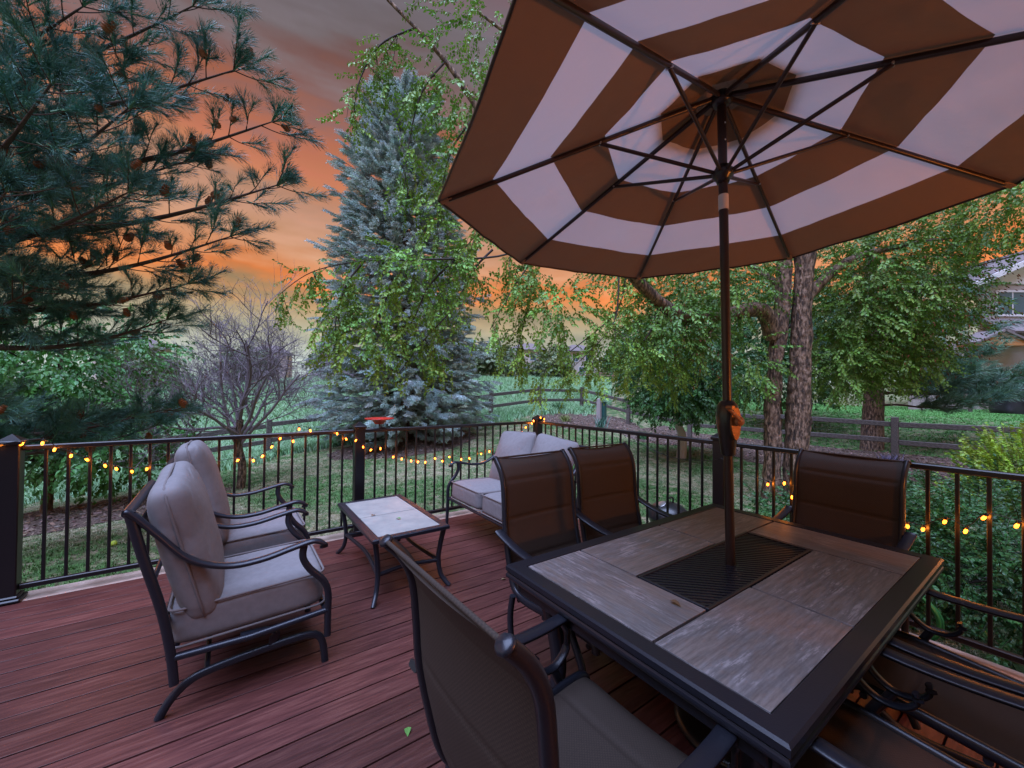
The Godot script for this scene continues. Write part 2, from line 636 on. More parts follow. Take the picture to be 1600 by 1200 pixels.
func tone(base: Color, spread: float) -> Color:
	var g := 1.0 + rng.randf_range(-spread, spread)
	return Color(base.r * g * (1.0 + rng.randf_range(-spread, spread) * 0.4), base.g * g, base.b * g * (1.0 + rng.randf_range(-spread, spread) * 0.4))

# sprigs through an ellipsoid, more of them near its skin
func fill(xs: Array, cs: Array, center: Vector3, r: Vector3, count: int, droop: float, s0: float, s1: float, base: Color, spread: float) -> void:
	for i in count:
		var d := rand_dir()
		var k := pow(rng.randf(), 0.45)
		var p := center + Vector3(d.x * r.x, d.y * r.y, d.z * r.z) * k
		var out := (Vector3(d.x, d.y * 0.4, d.z) + rand_dir() * 0.6 + Vector3(0, -droop, 0)).normalized()
		xs.append(aim(p, out, rng.randf_range(-0.5, 0.5), rng.randf_range(s0, s1)))
		cs.append(tone(base, spread))

func along(xs: Array, cs: Array, pts: PackedVector3Array, from: float, count: int, droop: float, s0: float, s1: float, base: Color, spread: float, off: float) -> void:
	var m := pts.size()
	for i in count:
		var t := lerpf(from, 1.0, (i + rng.randf()) / count) * (m - 1.001)
		var k := int(t)
		var p := pts[k].lerp(pts[k + 1], t - k)
		var d := (pts[k + 1] - pts[k]).normalized()
		var out := (d * 0.5 + rand_dir() * 0.9 + Vector3(0, -droop, 0)).normalized()
		xs.append(aim(p + rand_dir() * off * rng.randf(), out, rng.randf_range(-0.6, 0.6), rng.randf_range(s0, s1)))
		cs.append(tone(base, spread))

func foliage(parent: Node3D, meshes: Array, mat: Material, xs: Array, cs: Array) -> void:
	var n := meshes.size()
	for k in n:
		var a: Array = []
		var b: Array = []
		for i in range(k, xs.size(), n):
			a.append(xs[i])
			b.append(cs[i])
		many("foliage", meshes[k], mat, parent, a, b)

# ---------------------------------------------------------------- ground
func gh(x: float, z: float) -> float:
	var back := minf(lerpf(-1.2, 0.3, maxf((x + 4.0) / 13.3, -0.4)), 0.5)
	var y := lerpf(-0.5, back, smoothstep(4.0, 14.0, -z))
	var side := lerpf(-0.28, 0.5, clampf((-z - 9.5) / 4.0, 0.0, 1.0))
	y = lerpf(y, side, smoothstep(7.0, 14.0, x))
	y += smoothstep(0.0, 62.0, -z - 15.0) * 2.7
	y += smoothstep(14.8, 21.0, x) * 0.95 + smoothstep(21.0, 80.0, x) * 1.2
	y += 0.03 * sin(x * 1.3 + z * 0.7) * sin(z * 1.1)
	return y

func in_bed(x: float, z: float) -> bool:
	if Vector2((x + 2.9) / 2.9, (z + 10.4) / 1.5).length() < 1.0:
		return true
	if Vector2((x - 4.6) / 2.3, (z + 12.2) / 1.7).length() < 1.0:
		return true
	if x > 11.6 + 0.4 * sin(z * 1.7) and x < 15.6 and z > -10.5 and z < 3.0:
		return true
	if Vector2((x - 12.2) / 2.4, (z + 11.6) / 1.6).length() < 1.0:
		return true
	return false

func make_ground() -> void:
	var xs: Array = []
	var zs: Array = []
	for i in range(-16, 61):
		xs.append(float(i) * 0.5 - 0.0)
	for v: float in [-9.0, -10.5, -13.0, -18.0, -28.0, -50.0, -90.0, -170.0, -320.0]:
		xs.push_front(v)
	for v: float in [31.0, 33.0, 37.0, 43.0, 52.0, 65.0, 85.0, 120.0, 200.0, 320.0]:
		xs.append(v)
	for i in range(-50, 11):
		zs.append(float(i) * 0.5)
	for v: float in [-26.0, -28.0, -31.0, -35.0, -40.0, -46.0, -54.0, -64.0, -78.0, -100.0, -150.0, -320.0]:
		zs.push_front(v)
	for v: float in [7.0, 12.0, 25.0, 60.0, 150.0]:
		zs.append(v)
	var rows: Array = []
	for z: float in zs:
		var row := PackedVector3Array()
		for x: float in xs:
			row.append(Vector3(x, gh(x, z), z))
		rows.append(row)
	var m := MB.new()
	m.sheet(rows, Vector3.UP)
	struct("ground", m, M.lawn)
	# mulch beds: sheets that follow the ground
	var beds := [
		[-5.8, 0.2, -12.1, -8.8], [2.2, 7.1, -14.0, -10.4], [9.6, 15.6, -13.4, 3.0],
	]
	for b: Array in beds:
		var mm := MB.new()
		var st := 0.15
		var x: float = b[0]
		while x < b[1]:
			var z: float = b[2]
			while z < b[3]:
				if in_bed(x + st * 0.5, z + st * 0.5):
					var q := [Vector3(x, gh(x, z) + 0.012, z), Vector3(x + st, gh(x + st, z) + 0.012, z), Vector3(x + st, gh(x + st, z + st) + 0.012, z + st), Vector3(x, gh(x, z + st) + 0.012, z + st)]
					mm.quad(q[0], q[1], q[2], q[3], Vector3.UP)
				z += st
			x += st
		struct("mulch_bed" if b == beds[0] else numbered("mulch_bed_strip"), mm, M.mulch)

func visible_ground(x: float, z: float) -> bool:
	# in front of the deck corner, roughly where the yard can be seen
	var f := 0.5767 * x - 0.8169 * z
	var r := 0.8168 * x + 0.5768 * z
	return f > 3.0 and absf(r) < f * 1.55 + 1.5

func make_grass() -> void:
	rng.seed = 900
	var patch := FastNoiseLite.new()
	patch.seed = 77
	patch.frequency = 0.35
	patch.fractal_octaves = 4
	var xs: Array = [[], [], []]
	var cs: Array = [[], [], []]
	var tries := 0
	while tries < 120000:
		tries += 1
		var x := rng.randf_range(-6.5, 14.0)
		var z := rng.randf_range(-14.2, 2.5)
		if (x < 3.6 and z > -4.45) or in_bed(x, z) or not visible_ground(x, z):
			continue
		var d := Vector2(x, z).length()
		if rng.randf() > clampf(9.0 / d, 0.35, 1.0):
			continue
		var p := patch.get_noise_2d(x, z)
		var dry := smoothstep(-0.2, 0.2, p + rng.randf_range(-0.2, 0.2))
		var g := Color(0.12, 0.27, 0.07).lerp(Color(0.55, 0.48, 0.32), dry * 0.85)
		var k := rng.randi() % 2
		var s := rng.randf_range(0.7, 1.2) * (1.0 - 0.35 * dry)
		xs[k].append(Transform3D(Basis(Vector3.UP, rng.randf() * TAU).scaled(Vector3(s * 1.3, s, s * 1.3)), Vector3(x, gh(x, z), z)))
		cs[k].append(tone(g, 0.22))
	for i in 26000:
		var x := rng.randf_range(15.4, 30.0)
		var z := rng.randf_range(-14.0, 4.0)
		if in_bed(x, z) or not visible_ground(x, z):
			continue
		var k := rng.randi() % 2
		xs[k].append(Transform3D(Basis(Vector3.UP, rng.randf() * TAU).scaled(Vector3(2.2, 1.5, 2.2)), Vector3(x, gh(x, z), z)))
		cs[k].append(tone(Color(0.12, 0.34, 0.08), 0.25))
	var lawn := thing("lawn_grass", "short patchy green and straw coloured grass on the lawn", "grass")
	lawn.set_meta("kind", "stuff")
	for k in 2:
		many("blades", grass_tuft(41 + k, 12, 0.06, 0.006, 0.9), M.blade, lawn, xs[k], cs[k])
	# meadow beyond the fence and the unmown edge along it
	var mx: Array = [[], []]
	var mc: Array = [[], []]
	for i in 52000:
		var x: float
		var z: float
		var s := 1.0
		if i < 9000:
			x = rng.randf_range(-8.0, 14.0)
			z = -14.0 + rng.randfn(0.0, 0.45)
			if x > 1.0 and x < 7.0 and z > -13.9:
				continue
			s = 0.9
		else:
			var d := 14.4 + 46.0 * pow(rng.randf(), 1.6)
			z = -d
			x = rng.randf_range(-0.55, 1.15) * d
			s = 1.0 + (d - 14.0) * 0.035
		if not visible_ground(x, z):
			continue
		var k := i % 2
		var g := Color(0.16, 0.38, 0.14).lerp(Color(0.34, 0.5, 0.3), rng.randf())
		mx[k].append(Transform3D(Basis(Vector3.UP, rng.randf() * TAU).scaled(Vector3(s * 1.4, s * rng.randf_range(0.7, 1.2), s * 1.4)), Vector3(x, gh(x, z), z)))
		mc[k].append(tone(g, 0.2))
	var meadow := thing("meadow_grass", "tall bright green grass in the meadow beyond the rail fence", "grass")
	meadow.set_meta("kind", "stuff")
	for k in 2:
		many("blades", grass_tuft(51 + k, 11, 0.34, 0.013, 0.5), M.blade, meadow, mx[k], mc[k])
	# wood chips
	var cx: Array = []
	var cc: Array = []
	for i in 26000:
		var x := rng.randf_range(-5.8, 15.6)
		var z := rng.randf_range(-13.6, 3.0)
		if not in_bed(x, z):
			continue
		cx.append(Transform3D(Basis.from_euler(Vector3(rng.randf_range(-0.5, 0.5), rng.randf() * TAU, rng.randf_range(-0.5, 0.5))).scaled(Vector3.ONE * rng.randf_range(0.6, 1.6)), Vector3(x, gh(x, z) + 0.02, z)))
		cc.append(tone(Color(0.2, 0.14, 0.11), 0.5))
	var chips := thing("wood_chips", "brown bark chips spread over the planting beds", "mulch")
	chips.set_meta("kind", "stuff")
	var mb := MB.new()
	mb.tinted = true
	mb.box(Vector3.ZERO, Vector3(0.07, 0.012, 0.03), 0.002)
	many("chips", mb.mesh(), M.chip, chips, cx, cc)

# ---------------------------------------------------------------- deck and railing
const ZR := -4.24
const XR := 3.43

func make_deck() -> void:
	rng.seed = 17
	var d := thing("deck", "", "")
	d.remove_meta("label")
	d.remove_meta("category")
	d.set_meta("kind", "structure")
	var w := 0.134
	var pitch := 0.143
	var z := -4.125
	var i := 0
	while z < 1.66:
		var cut: float = [-1.62, -1.62][i % 2]
		for seg: Array in [[-5.2, cut - 0.002], [cut + 0.002, 3.315]]:
			var m := MB.new()
			var l: float = seg[1] - seg[0]
			m.box(Vector3.ZERO, Vector3(l, 0.026, w), 0.0007)
			part("board", m, M.boards[rng.randi() % 6], d, Transform3D(Basis(), Vector3((seg[0] + seg[1]) * 0.5, -0.013 + rng.randf_range(-0.0012, 0.0012), z)))
		z += pitch
		i += 1
	var e := MB.new()
	e.box(Vector3(-0.86, -0.014, -4.29), Vector3(8.7, 0.028, 0.175), 0.004)
	part("edge_board", e, M.edge_board, d)
	e = MB.new()
	e.box(Vector3(3.405, -0.014, -1.27), Vector3(0.17, 0.028, 5.86), 0.004)
	part("edge_board", e, M.edge_board, d)
	e = MB.new()
	e.box(Vector3(-0.86, -0.16, -4.36), Vector3(8.66, 0.25, 0.035), 0.004)
	part("fascia", e, M.boards[5], d)
	e = MB.new()
	e.box(Vector3(3.47, -0.16, -1.3), Vector3(0.035, 0.25, 5.86), 0.004)
	part("fascia", e, M.boards[5], d)
	e = MB.new()
	e.box(Vector3(-0.9, -0.36, -1.3), Vector3(8.3, 0.6, 5.8), 0.004)
	part("underframe", e, M.black, d)

func railing_post(x: float, z: float, label: String) -> void:
	var t := thing("railing_post", label, "post", Vector3(x, 0, z), 0.0, "black railing posts")
	var m := MB.new()
	m.box(Vector3(0, 0.54, 0), Vector3(0.098, 1.08, 0.098), 0.006)
	part("shaft", m, M.rail, t)
	m = MB.new()
	m.box(Vector3(0, 1.092, 0), Vector3(0.122, 0.028, 0.122), 0.006)
	var ap := Vector3(0, 1.15, 0)
	var q := [Vector3(-0.056, 1.106, -0.056), Vector3(0.056, 1.106, -0.056), Vector3(0.056, 1.106, 0.056), Vector3(-0.056, 1.106, 0.056)]
	for k in 4:
		var a: Vector3 = q[k]
		var b: Vector3 = q[(k + 1) % 4]
		m.tri(a, b, ap, ((a + b) * 0.5 - Vector3(0, 1.08, 0)).normalized())
	part("cap", m, M.rail, t)
	m = MB.new()
	m.box(Vector3(0, 0.014, 0), Vector3(0.15, 0.026, 0.15), 0.008)
	m.box(Vector3(0, 0.036, 0), Vector3(0.125, 0.02, 0.125), 0.008)
	part("base_trim", m, M.rail, t)

func railing(a: Vector3, b: Vector3, count: int, label: String) -> void:
	var t := thing("deck_railing", label, "railing", a, 0.0, "black deck railings")
	var d := (b - a)
	var l := d.length()
	var xf := Transform3D(Basis(d.normalized(), Vector3.UP, d.normalized().cross(Vector3.UP)), Vector3.ZERO)
	var m := MB.new()
	m.cbox(xf * Transform3D(Basis(), Vector3(l * 0.5, 1.05, 0)), Vector3(l - 0.1, 0.036, 0.044), 0.006)
	part("top_rail", m, M.rail, t)
	m = MB.new()
	m.cbox(xf * Transform3D(Basis(), Vector3(l * 0.5, 0.09, 0)), Vector3(l - 0.1, 0.036, 0.036), 0.005)
	part("bottom_rail", m, M.rail, t)
	m = MB.new()
	m.box(Vector3(0, 0.57, 0), Vector3(0.019, 0.924, 0.019), 0.003)
	var bm := m.mesh()
	for i in count:
		var x := 0.05 + (l - 0.1) * (i + 1.0) / (count + 1.0)
		part("baluster", bm, M.rail, t, xf * Transform3D(Basis(), Vector3(x, 0, 0)))

func make_railings() -> void:
	railing_post(-1.225, ZR, "black square railing post with glowing bulbs at the far end from the corner")
	railing_post(1.085, ZR, "black square railing post behind the tile coffee table")
	railing_post(XR, ZR, "black square corner railing post wrapped in string lights behind the loveseat")
	railing_post(XR, -1.757, "black square railing post behind the umbrella pole")
	railing(Vector3(-3.55, 0, ZR), Vector3(-1.225, 0, ZR), 19, "black railing panel beyond the post with bulbs on its cap")
	railing(Vector3(-1.225, 0, ZR), Vector3(1.085, 0, ZR), 19, "black metal railing panel behind the two rocking lounge chairs")
	railing(Vector3(1.085, 0, ZR), Vector3(XR, 0, ZR), 19, "black metal railing panel between coffee table and loveseat corner")
	railing(Vector3(XR, 0, ZR), Vector3(XR, 0, -1.757), 20, "black metal railing panel between corner post and umbrella pole")
	railing(Vector3(XR, 0, -1.757), Vector3(XR, 0, 0.6), 18, "black metal railing panel in front of the dark green shrubs")

# ---------------------------------------------------------------- lounge furniture
func lounge_frame(t: Node3D, hw: float, rocker: bool) -> void:
	for s: float in [-1.0, 1.0]:
		var z := s * hw
		var m := MB.new()
		m.tube(flat_curve([Vector2(-0.36, 0.95), Vector2(-0.335, 0.935), Vector2(-0.25, 0.83), Vector2(-0.14, 0.7), Vector2(0.0, 0.635), Vector2(0.14, 0.632), Vector2(0.28, 0.66), Vector2(0.37, 0.675), Vector2(0.42, 0.655), Vector2(0.425, 0.63)], z, 5), 0.021, 0.021, 10, 0.62, Vector3(0, 1, 0), 1.5)
		part("arm", m, M.bronze, t)
		m = MB.new()
		var low := 0.15 if rocker else 0.0
		m.tube(flat_curve([Vector2(0.33, 0.66), Vector2(0.325, 0.6), Vector2(0.36, 0.53), Vector2(0.425, 0.455), Vector2(0.45, 0.38), Vector2(0.45, 0.28), Vector2(0.45 if rocker else 0.46, low)], z, 5), 0.018, 0.017, 8, 0.8, Vector3(0, 0, 1), 1.5)
		part("front_leg", m, M.bronze, t)
		m = MB.new()
		var foot := Vector2(-0.185, 0.15) if rocker else Vector2(-0.27, 0.0)
		m.tube(flat_curve([Vector2(-0.345, 0.945), Vector2(-0.3, 0.75), Vector2(-0.235, 0.5), Vector2(-0.2, 0.3), foot], z, 4), 0.02, 0.018, 8, 0.8, Vector3(0, 0, 1), 1.5)
		part("rear_leg", m, M.bronze, t)
		m = MB.new()
		m.tube(PackedVector3Array([Vector3(-0.205, 0.27, z), Vector3(0.1, 0.265, z), Vector3(0.45, 0.29, z)]), 0.014, 0.014, 8, 1.0, Vector3.UP, 1.5)
		part("seat_rail", m, M.bronze, t)
		if rocker:
			m = MB.new()
			var zz := s * (hw - 0.03)
			m.tube(flat_curve([Vector2(-0.24, 0.0), Vector2(-0.2, 0.07), Vector2(-0.14, 0.125), Vector2(-0.06, 0.15), Vector2(0.15, 0.168), Vector2(0.34, 0.172), Vector2(0.41, 0.15), Vector2(0.435, 0.09), Vector2(0.445, 0.0)], zz, 5), 0.018, 0.018, 8, 0.8, Vector3(0, 0, 1), 1.5)
			part("sled_runner", m, M.bronze, t)
			m = MB.new()
			m.tube(flat_curve([Vector2(0.06, 0.268), Vector2(0.16, 0.262), Vector2(0.205, 0.24), Vector2(0.2, 0.18)], zz, 4), 0.028, 0.024, 8, 0.3, Vector3(0, 0, 1).cross(Vector3.RIGHT), 2.0)
			part("spring_plate", m, M.bronze, t)
	for b: Array in [[-0.352, 0.942, 0.02, "top_bar"], [-0.205, 0.275, 0.013, "cross_bar"], [0.44, 0.285, 0.013, "cross_bar"], [-0.268, 0.62, 0.011, "cross_bar"]]:
		var m := MB.new()
		m.tube(PackedVector3Array([Vector3(b[0], b[1], -hw), Vector3(b[0], b[1], hw)]), b[2], b[2], 10)
		part(b[3], m, M.bronze, t)
	if rocker:
		var m := MB.new()
		m.tube(PackedVector3Array([Vector3(-0.07, 0.145, -hw + 0.03), Vector3(-0.07, 0.145, hw - 0.03)]), 0.013, 0.013, 8)
		part("cross_bar", m, M.bronze, t)
	# strap that the back cushion leans on
	for q: Array in [[-0.325, 0.86], [-0.225, 0.42]]:
		var m := MB.new()
		m.box(Vector3(q[0], q[1], 0), Vector3(0.008, 0.05, hw * 2.0 - 0.02), 0.002)
		part("back_strap", m, M.bronze, t)

func seat_cushion(t: Node3D, z: float, w: float, sd: int) -> void:
	var c := part("seat_cushion", cushion(Vector3(0.665, 0.19, w), 9.0, 7.0, 0.16, 0.004, sd, 18), M.cushion, t, Transform3D(Basis(Vector3.BACK, deg_to_rad(2.0)), Vector3(0.115, 0.385, z)))
	for y: float in [0.085, -0.085]:
		var m := MB.new()
		m.tube(rect_loop(0.328, w * 0.5 - 0.004, y, 0.045), 0.0065, 0.0065, 6, 1.0, Vector3.UP, 1.0, false)
		part("piping", m, M.piping, c)

func back_cushion(t: Node3D, z: float, w: float, sd: int, h: float, thick: float, tilt: float, lift: float, roll := 0.0, outline := 11.0, profile := 3.6, puff := 0.2) -> void:
	# cushion's thickness axis (y) turned to face the sitter (+x)
	var b := Basis(Vector3.BACK, deg_to_rad(-90.0 + tilt)) * Basis(Vector3.UP, roll)
	var c := part("back_cushion", cushion(Vector3(h, thick, w), outline, profile, puff, 0.008, sd, 34), M.cushion, t, Transform3D(b, Vector3(-0.16, 0.47 + h * 0.5 + lift, z)))
	var m := MB.new()
	var loop := PackedVector3Array()
	for k in 61:
		var a := TAU * k / 60.0
		var cx := cos(a)
		var cz := sin(a)
		var r := pow(pow(absf(cx), outline) + pow(absf(cz), outline), -1.0 / outline)
		loop.append(Vector3(cx * r * h * 0.5, 0.0, cz * r * w * 0.5) * 1.004)
	m.tube(loop, 0.0065, 0.0065, 6, 1.0, Vector3.UP, 1.0, false)
	part("piping", m, M.piping, c)

func make_lounge() -> void:
	var a := thing("rocking_lounge_chair", "rocking lounge chair with plump taupe cushions standing in front of its twin", "chair", Vector3(0.0, 0, -2.67), 0.0, "rocking lounge chairs")
	lounge_frame(a, 0.325, true)
	seat_cushion(a, 0.0, 0.575, 201)
	back_cushion(a, 0.0, 0.63, 211, 0.68, 0.19, 14.0, -0.09, 0.06)
	var b := thing("rocking_lounge_chair", "rocking lounge chair with taupe cushions closest to the railing with string lights", "chair", Vector3(0.02, 0, -3.53), 0.02, "rocking lounge chairs")
	lounge_frame(b, 0.325, true)
	seat_cushion(b, 0.0, 0.575, 202)
	back_cushion(b, 0.0, 0.63, 212, 0.7, 0.19, 14.0, -0.06, -0.05)
	var l := thing("loveseat", "two seat patio loveseat with taupe cushions and dark frame in the railing corner", "loveseat", Vector3(2.42, 0, -3.33), PI)
	lounge_frame(l, 0.66, false)
	for s: float in [-1.0, 1.0]:
		seat_cushion(l, s * 0.315, 0.615, 220 + int(s))
		back_cushion(l, s * 0.31, 0.62, 230 + int(s), 0.6, 0.17, 22.0, -0.04, s * 0.07, 16.0, 2.1, 0.45)

func make_coffee_table() -> void:
	var c := Vector3(1.095, 0, -3.305)
	var t := thing("coffee_table", "low coffee table with two pale stone tiles and curved dark legs", "table", c)
	var hx := 0.29
	var hz := 0.54
	var m := MB.new()
	m.ring(hx, hz, [Vector2(0.004, 0.422), Vector2(0.0, 0.426), Vector2(0.0, 0.446), Vector2(0.006, 0.452), Vector2(0.051, 0.452), Vector2(0.054, 0.449), Vector2(0.054, 0.422)])
	m.box(Vector3(0, 0.425, 0), Vector3(hx * 2.0 - 0.06, 0.008, hz * 2.0 - 0.06), 0.002)
	part("top_frame", m, M.bronze, t)
	for s: float in [-1.0, 1.0]:
		m = MB.new()
		m.box(Vector3(0, 0.443, s * 0.2435), Vector3(0.468, 0.014, 0.479), 0.001)
		part("tile", m, M.coffee_tile, t)
	for sx: float in [-1.0, 1.0]:
		for sz: float in [-1.0, 1.0]:
			m = MB.new()
			var d := Vector3(sx, 0, sz)
			m.tube(smooth([d * Vector3(hx - 0.03, 0, hz - 0.04) + Vector3(0, 0.425, 0), d * Vector3(hx - 0.05, 0, hz - 0.06) + Vector3(0, 0.3, 0), d * Vector3(hx - 0.06, 0, hz - 0.07) + Vector3(0, 0.18, 0), d * Vector3(hx - 0.045, 0, hz - 0.05) + Vector3(0, 0.07, 0), d * Vector3(hx - 0.005, 0, hz + 0.01) + Vector3(0, 0.0, 0)], 5), 0.018, 0.015, 8, 1.0, Vector3.RIGHT, 1.6)
			part("leg", m, M.bronze, t)
	for s: float in [-1.0, 1.0]:
		m = MB.new()
		m.tube(smooth([Vector3(s * (hx - 0.06), 0.18, -hz + 0.07), Vector3(s * (hx - 0.1), 0.18, 0), Vector3(s * (hx - 0.06), 0.18, hz - 0.07)], 6), 0.014, 0.014, 8, 1.0, Vector3.UP, 1.6)
		part("stretcher", m, M.bronze, t)
		m = MB.new()
		m.tube(smooth([Vector3(-hx + 0.06, 0.178, s * (hz - 0.07)), Vector3(0, 0.178, s * (hz - 0.12)), Vector3(hx - 0.06, 0.178, s * (hz - 0.07))], 6), 0.014, 0.014, 8, 1.0, Vector3.UP, 1.6)
		part("stretcher", m, M.bronze, t)

# ---------------------------------------------------------------- dining set
func make_dining_table() -> void:
	var t := thing("dining_table", "rectangular dining table with wood look tiles set around a metal grille", "table", Vector3(1.862, 0, -0.905))
	var hx := 0.862
	var hz := 0.545
	var m := MB.new()
	m.ring(hx, hz, [Vector2(0.004, 0.694), Vector2(0.0, 0.698), Vector2(0.0, 0.716), Vector2(0.007, 0.723), Vector2(0.063, 0.723), Vector2(0.066, 0.72), Vector2(0.066, 0.694)])
	part("top_frame", m, M.bronze, t)
	m = MB.new()
	for s: float in [-1.0, 1.0]:
		m.box(Vector3(0, 0.64, s * (hz - 0.045)), Vector3(hx * 2.0 - 0.08, 0.06, 0.02), 0.003)
		m.box(Vector3(s * (hx - 0.045), 0.64, 0), Vector3(0.02, 0.06, hz * 2.0 - 0.12), 0.003)
	var bead: Array = []
	for i in 9:
		var a := -PI * 0.5 + PI * i / 8.0
		bead.append(Vector2(0.016 - cos(a) * 0.016, 0.677 + sin(a) * 0.017))
	m.ring(hx, hz, bead)
	m.box(Vector3(0, 0.69, 0.32), Vector3(hx * 2.0 - 0.1, 0.01, 0.4), 0.002)
	m.box(Vector3(0, 0.69, -0.32), Vector3(hx * 2.0 - 0.1, 0.01, 0.4), 0.002)
	m.box(Vector3(0.64, 0.69, 0), Vector3(0.34, 0.01, 0.238), 0.002)
	m.box(Vector3(-0.64, 0.69, 0), Vector3(0.34, 0.01, 0.238), 0.002)
	part("apron", m, M.bronze, t)
	# pinwheel of tiles: x0, x1, z0, z1 in deck coordinates, grain
	var tiles := [
		[1.071, 1.383, -1.383, -0.757, "z"], [1.391, 2.013, -1.383, -1.062, "x"], [2.021, 2.653, -1.383, -1.05, "x"],
		[2.343, 2.653, -1.042, -0.427, "z"], [1.692, 2.335, -0.745, -0.427, "x"], [1.071, 1.684, -0.749, -0.427, "x"],
	]
	for i in tiles.size():
		var q: Array = tiles[i]
		m = MB.new()
		m.box(Vector3((q[0] + q[1]) * 0.5 - 1.862, 0.711, (q[2] + q[3]) * 0.5 + 0.905), Vector3(q[1] - q[0] - 0.003, 0.02, q[3] - q[2] - 0.003), 0.0008)
		part("tile", m, M["tile_" + q[4]][i % 3], t)
	# grille: two layers of slanting straps in a rim
	m = MB.new()
	var gx := 0.47
	var gz := 0.152
	for s: float in [-1.0, 1.0]:
		m.box(Vector3(0, 0.714, s * (gz - 0.007)), Vector3(gx * 2.0, 0.016, 0.014), 0.002)
		m.box(Vector3(s * (gx - 0.007), 0.714, 0), Vector3(0.014, 0.0156, gz * 2.0 - 0.029), 0.002)
	part("grille_rim", m, M.bronze, t)
	m = MB.new()
	var k := -gx - gz
	while k < gx + gz:
		for s: float in [-1.0, 1.0]:
			var p0 := Vector2(k - s * gz, -gz)
			var p1 := Vector2(k + s * gz, gz)
			var d := p1 - p0
			var t0 := 0.0
			var t1 := 1.0
			for lim: float in [-gx, gx]:
				var u := (lim - p0.x) / d.x
				if (lim < 0.0) == (d.x > 0.0):
					t0 = maxf(t0, u)
				else:
					t1 = minf(t1, u)
			if t1 - t0 > 0.03:
				var a := p0 + d * t0
				var b := p0 + d * t1
				var c := (a + b) * 0.5
				m.cbox(Transform3D(Basis(Vector3.UP, -atan2(d.y, d.x)), Vector3(c.x, 0.712 + s * 0.0024, c.y)), Vector3((b - a).length(), 0.0045, 0.0125), 0.001)
		k += 0.032
	part("grille", m, M.bronze, t)
	for sx: float in [-1.0, 1.0]:
		for sz: float in [-1.0, 1.0]:
			m = MB.new()
			m.tube(smooth([Vector3(sx * 0.74, 0.66, sz * 0.43), Vector3(sx * 0.7, 0.45, sz * 0.4), Vector3(sx * 0.69, 0.25, sz * 0.39), Vector3(sx * 0.75, 0.0, sz * 0.44)], 5), 0.034, 0.026, 8, 1.0, Vector3.RIGHT, 1.8)
			part("leg", m, M.bronze, t)

var chair_proto: Node3D

func sling_profile() -> Array:
	return [Vector2(0.335, 0.395), Vector2(0.325, 0.425), Vector2(0.26, 0.437), Vector2(0.05, 0.42), Vector2(-0.14, 0.405), Vector2(-0.225, 0.425), Vector2(-0.265, 0.49), Vector2(-0.295, 0.6), Vector2(-0.325, 0.74), Vector2(-0.335, 0.86), Vector2(-0.348, 0.97), Vector2(-0.38, 1.04), Vector2(-0.425, 1.09)]

